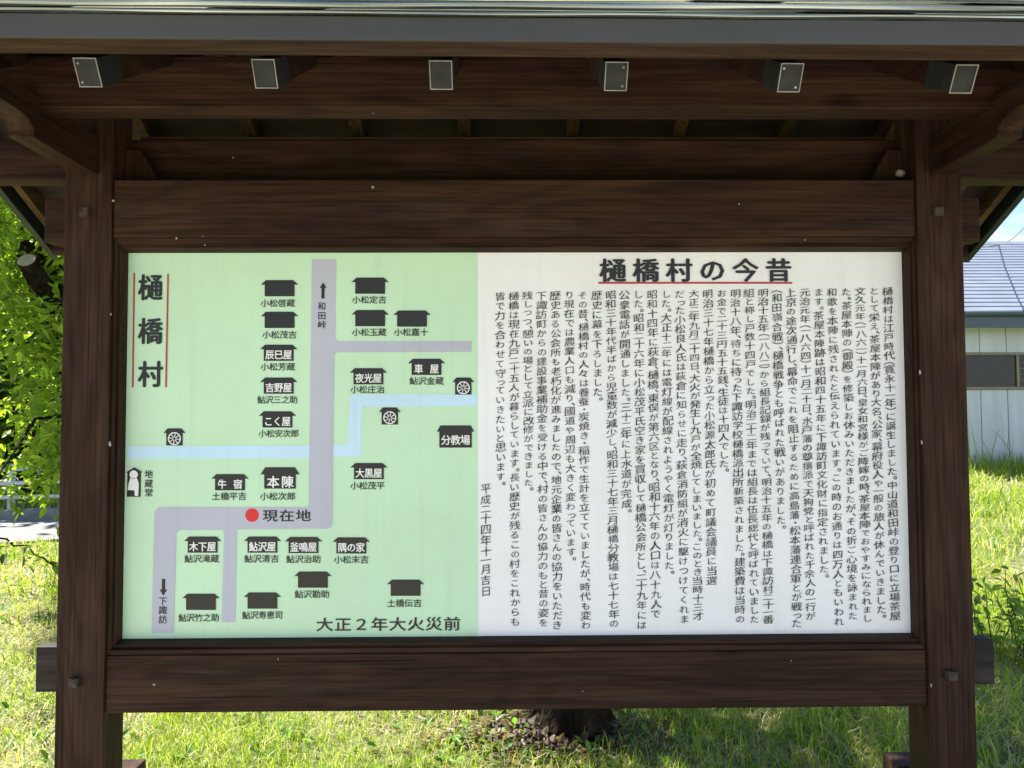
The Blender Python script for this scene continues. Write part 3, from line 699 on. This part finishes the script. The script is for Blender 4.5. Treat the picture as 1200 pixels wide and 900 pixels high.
# ------------------------------------------------------------------ foliage builder
def leaf_mesh(centres, size, cols, elong=2.2, droop=0.35, r=rng):
    """pointed, folded leaves: 6 vertices each, at given centres"""
    n = len(centres); C = np.asarray(centres)
    yaw = r.uniform(0, 2*np.pi, n); pit = r.normal(-droop, .45, n); rol = r.normal(0, .6, n)
    L = size*r.uniform(.65, 1.25, n); Wd = L/elong
    d = np.stack([np.cos(yaw)*np.cos(pit), np.sin(yaw)*np.cos(pit), np.sin(pit)], 1)
    s = np.stack([-np.sin(yaw), np.cos(yaw), np.zeros(n)], 1); u = np.cross(d, s)
    s2 = s*np.cos(rol)[:, None]+u*np.sin(rol)[:, None]; u2 = np.cross(d, s2)
    L_, W_ = L[:, None], Wd[:, None]
    v = np.stack([C, C+d*L_*.35+s2*W_*.5+u2*W_*.12, C+d*L_*.72+s2*W_*.36+u2*W_*.08-u2*L_*.03, C+d*L_-u2*L_*.1, C+d*L_*.72-s2*W_*.36+u2*W_*.08-u2*L_*.03, C+d*L_*.35-s2*W_*.5+u2*W_*.12], 1).reshape(-1, 3)
    b = np.arange(n)[:, None]*6
    f1 = b+np.array([[0, 1, 2, 3]]); f2 = b+np.array([[0, 3, 4, 5]])
    return v, [np.concatenate([f1, f2])], np.repeat(cols, 6, 0)

def leaf_cols(n, a, b, r=rng):
    t = r.uniform(0, 1, (n, 1)); k = r.normal(1, .15, (n, 1))
    return np.clip((np.array(a)*(1-t)+np.array(b)*t)*k, .005, .6)

def clusters(cent, per, spread, r=rng):
    out = []
    for c in cent:
        k = max(3, int(per*r.uniform(.6, 1.4)))
        out.append(np.asarray(c)+r.normal(0, 1, (k, 3))*np.asarray(spread)*r.uniform(.7, 1.2))
    return np.concatenate(out)

def curve_pts(a, b, sag, n=7, wob=.03):
    a, b = Vector(a), Vector(b)
    return [a.lerp(b, k/(n-1))+Vector((random.uniform(-wob, wob), random.uniform(-wob, wob), sag*math.sin(math.pi*k/(n-1)) + random.uniform(-wob, wob)))*(0 if k in (0, n-1) else 1) for k in range(n)]

# ------------------------------------------------------------------ tree behind the board (its trunk foot shows under the rail)
T2 = empty('broadleaf_tree', (TRUNK[0], TRUNK[1], float(gz(*TRUNK))))
tag(T2, 'rough dark tree trunk rising from litter behind the notice board, below the lower rail', 'tree')
def fluted(b, base, hts, rads, seg=72, flare=.35):
    ridge = [random.uniform(0, 6.28) for _ in range(6)]
    vs0 = len(b.v); ph = [random.uniform(0, 6.28) for _ in range(3)]
    for i, (h, r_) in enumerate(zip(hts, rads)):
        for k in range(seg):
            th = 2*math.pi*k/seg; fl = math.exp(-h/.16)*flare
            rr = r_*(1+.10*math.sin(5*th+ph[0])+.06*math.sin(9*th+ph[1]+h*3)+fl*(.5+.5*math.sin(4*th+ph[2]))+.05*abs(math.sin(13*th+ridge[0]+1.5*math.sin(6*h+ridge[1])))*(.6+.4*math.sin(23*h+5*th+ridge[2]))+.03*math.sin(31*h+7*th+ridge[3])+random.uniform(-.03, .03))
            b.v.append((base[0]+rr*math.cos(th)+.03*h*.3, base[1]+rr*math.sin(th)+.05*h*.4, base[2]+h))
    for i in range(len(hts)-1):
        for k in range(seg):
            k2 = (k+1) % seg
            b.f.append((vs0+i*seg+k, vs0+i*seg+k2, vs0+(i+1)*seg+k2, vs0+(i+1)*seg+k))
    return b
bz = float(gz(*TRUNK))-.12
hts = [k_*.018 for k_ in range(34)]+[.65, .75, .9, 1.1, 1.4, 2.0, 2.6, 3.2, 3.8, 4.4, 5.2]
rads = [float(np.interp(k_*.018, [0, .12, .22, .35, .6], [.215, .19, .172, .16, .15])) for k_ in range(34)]+[.149, .148, .146, .144, .14, .135, .125, .11, .09, .07, .03]
tb = fluted(MB(), (TRUNK[0], TRUNK[1], bz), hts, rads)
cen2 = []
while len(cen2) < 120:
    q = rng.uniform(-1, 1, 3)
    if np.dot(q, q) < 1: cen2.append((-.75+2.0*q[0], 3.9+1.7*q[1], 5.6+1.5*q[2]))
limb_ends = [(-.3, 3.0, 4.6), (-1.6, 3.2, 5.0), (-2.2, 3.9, 5.3), (-1.0, 4.8, 5.6), (.5, 4.2, 5.2), (-.4, 3.9, 6.2)]
fork = Vector((TRUNK[0]+.03, TRUNK[1]+.08, bz+3.0)); limbs = []
for e_ in limb_ends:
    c_ = curve_pts(fork, e_, .35, 9, .06); limbs += c_[3:]
    tb.tube(c_, [.09, .08, .072, .064, .056, .048, .04, .032, .024], 7)
for c in cen2[::3]:
    a_ = min(limbs, key=lambda p: (p-Vector(c)).length)
    tb.tube(curve_pts(a_, c, .1, 5, .03), [.022, .017, .012, .008, .004], 5)
tb.build('trunk', M_bark, T2, 0, True)
pts = clusters(cen2, 40, (.34, .34, .22)); v, f, c = leaf_mesh(pts, .16, leaf_cols(len(pts), (.05, .10, .02), (.10, .17, .035)), 1.8)
np_mesh('crown', v, f, M_foliage, c, T2)

# ------------------------------------------------------------------ leaning broadleaf tree at the left
TL = empty('leaning_tree', (-4.05, 4.9, float(gz(-4.05, 4.9))))
tag(TL, 'leaning leafy tree with a pale sawn branch stub, bright yellow-green leaves beside the left post', 'tree')
lb = MB()
g0 = float(gz(-4.05, 4.9))-.15
trunk = [(-3.75, 4.9, g0), (-3.78, 4.9, .5), (-3.9, 4.95, 1.2), (-4.1, 5.0, 1.9), (-4.38, 5.05, 2.6), (-4.62, 5.1, 3.3), (-4.85, 5.15, 4.1), (-5.0, 5.2, 5.0)]
dense_t = []
for i in range(len(trunk)-1):
    for k in range(4): dense_t.append(Vector(trunk[i]).lerp(Vector(trunk[i+1]), k/4))
dense_t.append(Vector(trunk[-1]))
rr = np.interp(np.arange(len(dense_t)), [0, 4, 12, 20, len(dense_t)-1], [.27, .22, .2, .17, .07])
lb.tube(dense_t, list(rr), 14, True, .09)
stub_a, stub_b = Vector((-4.25, 5.1, 2.3)), at(31, 305, 4.35)
lb.tube([stub_a, stub_a.lerp(stub_b, .4)+Vector((0, 0, .03)), stub_a.lerp(stub_b, .8), stub_b], [.11, .095, .085, .085], 12, True, .08)
tcen = []
r2 = np.random.default_rng(5)
while len(tcen) < 165:
    z = r2.uniform(1.0, 4.3); Y = r2.uniform(4.0, 6.4)
    X = r2.uniform(-5.7, -3.2) - max(0, .9-z)*.3
    if X > -.53*(Y+2.4): continue
    h_ = z+.12; xs_s, ys_s = X+.575*h_, Y-.4*h_; q_ = (xs_s+.0475)/(ys_s+2.4)
    if -.78 < q_ < -.53 and ys_s < 6.0 and h_ > 1.0: continue    # the lawn beside the post stays in the sun
    tcen.append((X, Y, z))
for k in range(26):
    p_ = dense_t[int(r2.integers(6, 22))]; tcen.append((p_.x+r2.normal(.05, .22), p_.y-.5+r2.normal(0, .15), p_.z+r2.normal(0, .15)))
for k, c in enumerate(tcen):
    if k % 15 == 0:
        j = int(np.argmin([abs(p.z-c[2]*.8-.3) for p in dense_t])); a = dense_t[j]
        lb.tube(curve_pts(a, c, .12, 7, .05), [.03, .027, .022, .017, .012, .008, .004], 5)
lb.tube(curve_pts(at(75, 318, 4.5), at(20, 300, 4.7), .05, 6, .03), .012, 5)
# low twig hanging towards the path
twa, twb = at(-30, 628, 2.1), at(64, 664, 2.3)
tw = curve_pts(twa, twb, .05, 9, .015)
lb.tube(curve_pts(Vector((-4.2, 4.9, 1.5)), twa, .25, 9, .03), [.02, .018, .016, .014, .012, .01, .008, .007, .006], 5)
lb.tube(tw, [.006]*5+[.004]*4, 5)
lb.build('trunk', M_bark, TL, 0, True)
ct = MB(); d_ = (stub_b-stub_a).normalized()
ct.tube([stub_b-d_*.002, stub_b+d_*.006], .076, 12, True); ct.build('sawn_end', M_cut, TL)
pts = clusters(tcen, 52, (.2, .2, .14), r2)
keep_ = (pts-np.array(stub_b)); dq = pts[:, 1]-CAM.y; qx, qz = (pts[:, 0]-CAM.x)/dq, (pts[:, 2]-CAM.z)/dq; sx_, sz_ = (stub_b.x-CAM.x)/(stub_b.y-CAM.y), (stub_b.z-CAM.z)/(stub_b.y-CAM.y)
pts = pts[~((np.abs(qx-sx_-.004) < .03) & (np.abs(qz-sz_+.008) < .034) & (keep_[:, 1] < .35))]
cols = leaf_cols(len(pts), (.12, .22, .02), (.33, .45, .05), r2)
v, f, c = leaf_mesh(pts, .115, cols, 2.4, .35, r2)
tp = []
for p in tw[1:]:
    for k in range(5): tp.append(np.array(p)+r2.normal(0, .03, 3)+np.array([0, 0, -.015]))
tp = np.array(tp); v2, f2, c2 = leaf_mesh(tp, .07, leaf_cols(len(tp), (.05, .10, .02), (.11, .18, .03), r2), 2.4, .5, r2)
f = [np.concatenate([f[0], f2[0]+len(v)])]
np_mesh('crown', np.concatenate([v, v2]), f, M_foliage, np.concatenate([c, c2]), TL)

# ------------------------------------------------------------------ woodland beyond the road on the left
WL = ['dark crowded tree at the far side of the road behind the guardrail', 'pale green tree beyond the guardrail, right of the dark one', 'small bushy tree beyond the far guardrail end at the left edge']
r3 = np.random.default_rng(21)
for i, (X, Y, H) in enumerate(((-9.4, 13.0, 8.5), (-11.6, 14.2, 9.5), (-13.4, 12.6, 7.0))):
    bz_ = float(gz(X, Y)); t = empty('woodland_tree', (X, Y, bz_))
    tag(t, WL[i], 'tree', 'trees beyond the road')
    b = MB().tube(curve_pts((X, Y, bz_-.1), (X+.3, Y, bz_+H*.8), 0, 9, .06), list(np.linspace(.22, .05, 9)), 9, True, .06)
    cen = []
    for k in range(120):
        z = bz_+H*(.06+.9*r3.uniform(0, 1)); w = 1.9*math.sqrt(max(.12, 1-((z-bz_)/H-.4)**2*2.3)); a = r3.uniform(0, 6.28); q = w*math.sqrt(r3.uniform(.05, 1))
        cen.append((X+q*math.cos(a), Y+q*math.sin(a), z))
    for k in range(0, 120, 8): b.tube(curve_pts((X, Y, cen[k][2]*.75), cen[k], .1, 5, .05), [.04, .03, .022, .015, .006], 5)
    b.build('trunk', M_bark, t, 0, True)
    pts = clusters(cen, 95, (.42, .42, .3), r3)
    lo, hi = (((.06, .12, .02), (.14, .22, .04)), ((.06, .11, .018), (.12, .19, .03)), ((.04, .08, .015), (.1, .16, .03)))[i]
    v, f, c = leaf_mesh(pts, .22, leaf_cols(len(pts), lo, hi, r3), 1.7, .3, r3)
    np_mesh('crown', v, f, M_foliage, c, t)

# ------------------------------------------------------------------ guardrail
GRD = empty('guardrail', (-8.0, 9.9, -.1)); tag(GRD, 'pale grey pipe guardrail along the far side of the road, left of the post', 'guardrail')
M_rail = plain('galvanised_pale_paint', (.5, .53, .52), 0.45, 0.1, 0.15)
M_kerb = plain('grey_concrete', (.2, .2, .2), 0.9, 0, 0.25, 5)
def gl(x): return road_y(x)+1.45
xs = np.arange(-22, -1.4, 1.0)
for h, r_ in ((.80, .035), (.58, .035), (.36, .035)):
    MB().tube([(X, gl(X)-.07, float(gz(X, gl(X)))+h) for X in xs], r_, 10).build('rail', M_rail, GRD, 0, True)
for X in np.arange(-21.75, -2, 2.0):
    z0 = float(gz(X, gl(X)))
    MB().tube([(X, gl(X)+.02, z0-.1), (X, gl(X)+.02, z0+.86), (X, gl(X)+.02, z0+.88)], [.057, .057, .045], 12).build('rail_post', M_rail, GRD, 0, True)
kb = MB()
for i in range(len(xs)-1):
    a, b = xs[i], xs[i+1]; za, zc = float(gz(a, gl(a))), float(gz(b, gl(b)))
    kb.hexa([(a, gl(a)-.14, za-.1), (b, gl(b)-.14, zc-.1), (b, gl(b)+.14, zc-.1), (a, gl(a)+.14, za-.1), (a, gl(a)-.14, za+.16), (b, gl(b)-.14, zc+.16), (b, gl(b)+.14, zc+.16), (a, gl(a)+.14, za+.16)])
k_ = kb.build('concrete_kerb', M_kerb); tag(k_, 'low grey concrete kerb under the pipe guardrail', 'kerb')

# ------------------------------------------------------------------ shed at the right
SY = 10.4; SX0, SX1, SZ0 = 6.2, 17.5, 0.40
SHED = empty('shed', (9.0, SY, .5)); tag(SHED, 'long pale panelled shed with a low blue-grey metal roof behind the right post', 'shed')
def m_wall():
    m, t, p, o = mat_new('siding_panels')
    c = nd(t, 'ShaderNodeTexCoord'); mp = nd(t, 'ShaderNodeMapping'); mp.inputs['Scale'].default_value = (4, 4, .5)
    n = nd(t, 'ShaderNodeTexNoise', Scale=1.5, Detail=6.0); t.links.new(c.outputs['Object'], mp.inputs['Vector']); t.links.new(mp.outputs['Vector'], n.inputs['Vector'])
    t.links.new(ramp(t, n.outputs['Fac'], [(0.3, (.44, .48, .53)), (0.7, (.53, .57, .62))]), p.inputs['Base Color']); p.inputs['Roughness'].default_value = 0.55
    return m
M_wall = m_wall()
M_sroof = plain('blue_grey_roof_sheet', (.19, .21, .26), 0.4, 0.2, 0.12, 2.0)
M_gut = plain('slate_blue_trim', (.055, .075, .105), 0.45, 0.1, 0.12)
M_alu = plain('bronze_aluminium', (.15, .13, .095), 0.4, 0.5, 0.1)
M_glass = plain('dark_window_glass', (.02, .024, .022), 0.12, 0, 0.2, 6.0, 0.25)
EZ = 3.12
x = SX0; pan = 0.455
w0x, w1x = at(1100, 430, SY).x, at(1246, 430, SY).x
zt_, zb_ = at(1165, 413, SY).z, at(1165, 457, SY).z
wall = MB(); sx = at(1150.5, 500, SY).x; k0 = math.floor((SX0-sx)/pan)
xs_ = [sx+pan*k for k in range(k0+1, int((SX1-sx)/pan)+1)]; edges = [SX0]+xs_+[SX1]
gp = .006
for a, b in zip(edges[:-1], edges[1:]):
    for (za, zc) in ((SZ0-.3, zb_), (zt_, EZ)): wall.box(a+gp, b-gp, SY, SY+.04, za, zc)
    if b <= w0x or a >= w1x: wall.box(a+gp, b-gp, SY, SY+.04, zb_, zt_)
    else:
        if a < w0x: wall.box(a+gp, w0x, SY, SY+.04, zb_, zt_)
        if b > w1x: wall.box(w1x, b-gp, SY, SY+.04, zb_, zt_)
wall.build('wall', M_wall, SHED, 0.004)
D_ = 9.6
MB().box(SX0, SX1, SY+.012, SY+.03, SZ0-.3, EZ-.01).build('wall_backing', M_gut, SHED) if False else None
bk = MB(); bk.box(SX0, w0x, SY+.0415, SY+.06, SZ0-.3, EZ); bk.box(w1x, SX1, SY+.0415, SY+.06, SZ0-.3, EZ)
bk.box(SX0, SX0+.05, SY+.06, SY+D_, SZ0-.3, EZ); bk.box(SX1-.05, SX1, SY+.06, SY+D_, SZ0-.3, EZ); bk.box(SX0+.05, SX1-.05, SY+D_-.05, SY+D_, SZ0-.3, EZ)
bk.box(w0x, w1x, SY+.0415, SY+.06, SZ0-.3, zb_-.05); bk.box(w0x, w1x, SY+.0415, SY+.06, zt_+.05, EZ)
bk.build('wall_backing', M_gut, SHED)
win = MB().box(w0x, w1x, SY-.015, SY+.05, zt_-.045, zt_).box(w0x, w1x, SY-.02, SY+.05, zb_, zb_+.055)
mids = [w0x, at(1191, 430, SY).x, w1x-.04]
for X in mids: win.box(X, X+.045, SY-.01, SY+.045, zb_+.055, zt_-.045)
wn = win.build('window', M_alu, SHED, .003)
MB().box(w0x+.02, mids[1], SY+.018, SY+.022, zb_+.04, zt_-.03).build('pane', M_glass, wn)
pn = MB().box(mids[1]+.04, w1x-.02, SY+.026, SY+.03, zb_+.04, zt_-.03).build('pane', M_glass, wn)
lat = MB()
for k in range(1, 5): lat.box(mids[1]+.045, w1x-.04, SY+.002, SY+.008, zb_+.055+k*.1, zb_+.062+k*.1)
for k in range(1, 7): lat.box(mids[1]+.045+k*.15, mids[1]+.052+k*.15, SY-.004, SY+.0015, zb_+.055, zt_-.045)
lat.build('window_lattice', M_alu, wn)
# roof of lapped courses
OV = .45; RS = .44; ncr = 22; RD = 5.2
ze = at(1165, 364, SY-OV).z
sr = MB(); sh = SX1+.4; sl = SX0-.4
for k in range(ncr):
    y0 = SY-OV+(RD)*k/ncr; y1 = SY-OV+RD*(k+1)/ncr+.02
    z0 = ze+RS*(y0-SY+OV); z1 = ze+RS*(y1-SY+OV)
    sr.prism([(y0, z0-.03), (y1, z1-.05), (y1, z1-.012), (y0+.006, z0+.012), (y0, z0+.008)], 'x', sl, sh)
yr = SY-OV+RD; zr_ = ze+RS*RD
sr.prism([(yr, zr_-.05), (yr+RD, ze-.05), (yr+RD, ze), (yr, zr_)], 'x', sl, sh)
sro = sr.build('roof', M_sroof, SHED)
MB().prism([(yr-.15, zr_-.06), (yr, zr_+.03), (yr+.15, zr_-.06)], 'x', sl-.02, sh+.02).build('ridge_cap', M_sroof, sro)
fz = at(1165, 384, SY-OV).z
MB().box(sl, sh, SY-OV-.02, SY-OV+.015, fz, ze-.035).build('fascia', M_gut, SHED, .004)
MB().box(sl+.01, sh-.01, SY-OV+.016, SY-.001, EZ-.02, EZ+.0).build('soffit', M_wall, SHED)
MB().tube([(sl, SY-OV-.075, ze-.05), (sh, SY-OV-.075, ze-.05)], .05, 10).build('gutter', M_gut, SHED, 0, True)
gab = MB()
for X in (SX0, SX1-.05): gab.prism([(SY+.06, EZ+.001), (SY+D_-.05, EZ+.001), (yr, zr_-.08)], 'x', X, X+.05)
gab.build('gable', M_wall, SHED)

# overhead wire
wa, wb = at(1184, 281.5, 17), at(1206, 259, 22)
ddir = (wb-wa)
wp = [wa+ddir*t+Vector((0, 0, .25*((t-.5)**2-.25))) for t in np.linspace(-3.2, 6, 24)]
tag(MB().tube(wp, .011, 6).build('overhead_wire', M_dark), 'thin black overhead wire crossing the sky above the shed roof', 'wire')

# ------------------------------------------------------------------ grass
def patch(x, y):
    return (np.sin(1.9*x+.7*y+1)+np.sin(-1.1*x+2.3*y+2.2)+.8*np.sin(4.3*x+3.1*y)+.7*np.sin(6.7*y-5.1*x+1))/3.5
def blades(n, x0, x1, y0, y1, hmin, hmax, wid, straw=.25, lean=.45, seed=0, keep=None):
    r = np.random.default_rng(seed)
    x = r.uniform(x0, x1, n); y = r.uniform(y0, y1, n)
    if keep is not None:
        k = keep(x, y, r); x, y = x[k], y[k]; n = len(x)
    m = patch(x, y)
    isd = r.uniform(0, 1, n) < np.clip(straw+.22*((x > .5) & (y < 1.75+.3*np.sin(5*x)))+.55*m*(m > .05), 0, .95)
    h = r.uniform(hmin, hmax, n)*(1+.35*np.clip(-m, -.6, .9)); ln = np.abs(r.normal(lean, .25, n))
    ln = np.where(isd, r.uniform(.9, 1.45, n), ln); h = np.where(isd, h*1.15, h)
    yaw = r.uniform(0, 2*np.pi, n); w = wid*r.uniform(.6, 1.3, n)
    z = gz(x, y)
    base = np.stack([x, y, z-.005], 1); dirn = np.stack([np.cos(yaw), np.sin(yaw)], 1)
    fy = yaw+r.normal(0, .8, n)+np.pi/2; side = np.stack([np.cos(fy), np.sin(fy), np.zeros(n)], 1)
    rows = []
    for t, wf in ((0, 1.0), (.38, .9), (.72, .6), (1.0, 0)):
        ang = ln*(t*.9+.12)
        hor = h*t*np.sin(np.clip(ang, 0, 1.52)); ver = h*t*np.cos(np.clip(ang, 0, 1.52))+.004
        p = base+np.stack([dirn[:, 0]*hor, dirn[:, 1]*hor, ver], 1)
        if wf > 0: rows += [p-side*(w*wf/2)[:, None], p+side*(w*wf/2)[:, None]]
        else: rows.append(p)
    v = np.stack(rows, 1).reshape(-1, 3)
    b = np.arange(n)[:, None]*7
    q = np.concatenate([b+np.array([[0, 1, 3, 2]]), b+np.array([[2, 3, 5, 4]])]); tr = b+np.array([[4, 5, 6]])
    t = r.uniform(0, 1, (n, 1)); kk = r.normal(1, .16, (n, 1))
    gcol = (np.array([.13, .25, .016])*(1-t)+np.array([.40, .49, .055])*t)*kk
    scol = (np.array([.36, .31, .17])*(1-t)+np.array([.64, .58, .38])*t)*kk
    col = np.clip(np.where(isd[:, None], scol, gcol), .01, .7)
    return v, q, tr, np.repeat(col, 7, 0)
def notrunk(x, y, r):
    d = np.hypot((x-TRUNK[0]+.1)/.55, (y-TRUNK[1]+.12)/.42)
    return r.uniform(0, 1, len(x)) < np.clip((d-.55)*1.6, .03, 1)
def onland(x, y, r):
    ry = road_y(x); ok = ~((np.abs(y-ry) < 1.2) & (x < -1.4))
    return ok & ~((x > SX0-.1) & (y > SY-.03))
parts = [blades(27000, -1.9, 2.0, .75, 2.6, .035, .125, .0038, .17, .5, 1, notrunk),
         blades(30000, -4.2, -1.35, .2, 5.2, .04, .11, .005, .46, .55, 2),
         blades(22000, 1.35, 4.6, .2, 5.0, .07, .2, .006, .12, .45, 3),
         blades(16000, -10, -2, 4.5, 8.6, .07, .2, .011, .25, .5, 4, onland),
         blades(17000, 2.2, 9.5, 4.5, 10.35, .08, .24, .011, .18, .5, 5, onland),
         blades(2200, 6.0, 13, 9.6, 10.35, .15, .36, .012, .25, .25, 6, onland),
         blades(70, 6.0, 12, 9.9, 10.35, .6, 1.0, .012, .4, .3, 8, onland),
         blades(14000, -9, 9, -.95, .9, .04, .12, .008, .25, .5, 7, lambda x, y, r: (np.hypot(x, y+2.6) > .8)),
         blades(9000, -14, 2.4, 2.5, 8.4, .06, .16, .012, .25, .5, 9, onland),
         blades(9000, 9, 18, -2, 10.35, .08, .22, .014, .2, .5, 10, onland),
         blades(7000, -22, 2, 10.6, 16, .1, .35, .016, .15, .5, 12, onland)]
V, Q, T_, Cc, off = [], [], [], [], 0
for (v, q, tr, c) in parts:
    V.append(v); Q.append(q+off); T_.append(tr+off); Cc.append(c); off += len(v)
# low broad-leaved weeds among the blades
r9 = np.random.default_rng(77); wc = []
for k in range(420):
    x_, y_ = (r9.uniform(-1.6, 1.7), r9.uniform(.8, 2.3)) if k % 3 == 0 else ((r9.uniform(-4.0, -1.4), r9.uniform(.3, 5)) if k % 3 == 1 else (r9.uniform(1.4, 4.4), r9.uniform(.3, 5)))
    for q in range(int(r9.integers(3, 7))): wc.append((x_+r9.normal(0, .02), y_+r9.normal(0, .02), float(gz(x_, y_))+.012+r9.uniform(0, .03)))
wc = np.array(wc); v, f, c = leaf_mesh(wc, .05, leaf_cols(len(wc), (.08, .19, .03), (.17, .30, .05), r9), 2.0, -.35, r9)
V.append(v); Q.append(f[0]+off); Cc.append(c); off += len(v)
go = np_mesh('grass', np.concatenate(V), [np.concatenate(Q), np.concatenate(T_)], M_grass, np.concatenate(Cc))
tag(go, 'sunlit yellow-green rough grass mixed with dry straw around the notice board', 'grass', kind='stuff')

# leaf litter and clods round the trunk
r5 = np.random.default_rng(31); n = 1500
px_ = TRUNK[0]+r5.normal(-.02, .38, n); py_ = TRUNK[1]-.12+r5.normal(0, .24, n)
cen = np.stack([px_, py_, gz(px_, py_)+r5.uniform(.002, .02, n)], 1)
v, f, c = leaf_mesh(cen, .05, leaf_cols(n, (.06, .04, .025), (.24, .18, .11), r5), 1.9, 0.0, r5)
v[:, 2] = np.maximum(v[:, 2], np.repeat(cen[:, 2], 6)-.004)
tag(np_mesh('leaf_litter', v, f, M_foliage, c), 'brown fallen leaves and bits scattered at the foot of the trunk', 'leaf litter', kind='stuff')
# clods of dark earth on the root mound
cb = MB()
for k in range(170):
    x_ = TRUNK[0]-.20+random.gauss(0, .13); y_ = TRUNK[1]-.16+random.gauss(0, .09); s = random.uniform(.008, .026)
    z_ = float(gz(x_, y_))+s*.3+max(0, .07-abs(x_-TRUNK[0]+.2)*.5)*random.uniform(.2, 1)
    vs = [(x_+s*random.uniform(.6, 1.2)*a, y_+s*random.uniform(.6, 1.2)*b, z_+s*random.uniform(.5, 1)*c_) for (a, b, c_) in ((1,0,0),(-1,0,0),(0,1,0),(0,-1,0),(0,0,1),(0,0,-1))]
    cb.add(vs, [(0,2,4),(2,1,4),(1,3,4),(3,0,4),(2,0,5),(1,2,5),(3,1,5),(0,3,5)])
M_soil = plain('crumbly_soil', (.11, .085, .065), 0.95, 0, 0.5, 30, 0.2, 0.6)
tag(cb.build('earth_clods', M_soil), 'crumbly earth heaped against the left side of the trunk foot', 'earth', kind='stuff')

# leafy weed by the right tenon
WD = empty('leafy_weed', (3.25, 2.7, float(gz(3.25, 2.7)))); tag(WD, 'dark leafy weed clump in the grass right of the right post', 'weed')
wb_ = MB(); lp = []
r6 = np.random.default_rng(8)
for k in range(22):
    a = r6.uniform(0, 6.28); L = r6.uniform(.25, .62); b0 = Vector((3.3+r6.normal(0, .2), 2.7+r6.normal(0, .16), float(gz(3.25, 2.7))-.02))
    b1 = b0+Vector((math.cos(a)*L*.4, math.sin(a)*L*.4, L)); cp = curve_pts(b0, b1, 0, 6, .012)
    wb_.tube(cp, [.005, .005, .004, .004, .003, .002], 5)
    for p in cp[1:]:
        for q in range(3): lp.append(np.array(p)+r6.normal(0, .02, 3))
wb_.build('stem', m_leaf('weed_stem', (.06, .1, .03)), WD, 0, True)
lp = np.array(lp); v, f, c = leaf_mesh(lp, .085, leaf_cols(len(lp), (.11, .20, .035), (.24, .34, .06), r6), 2.6, .1, r6)
np_mesh('leaves', v, f, M_foliage, c, WD)
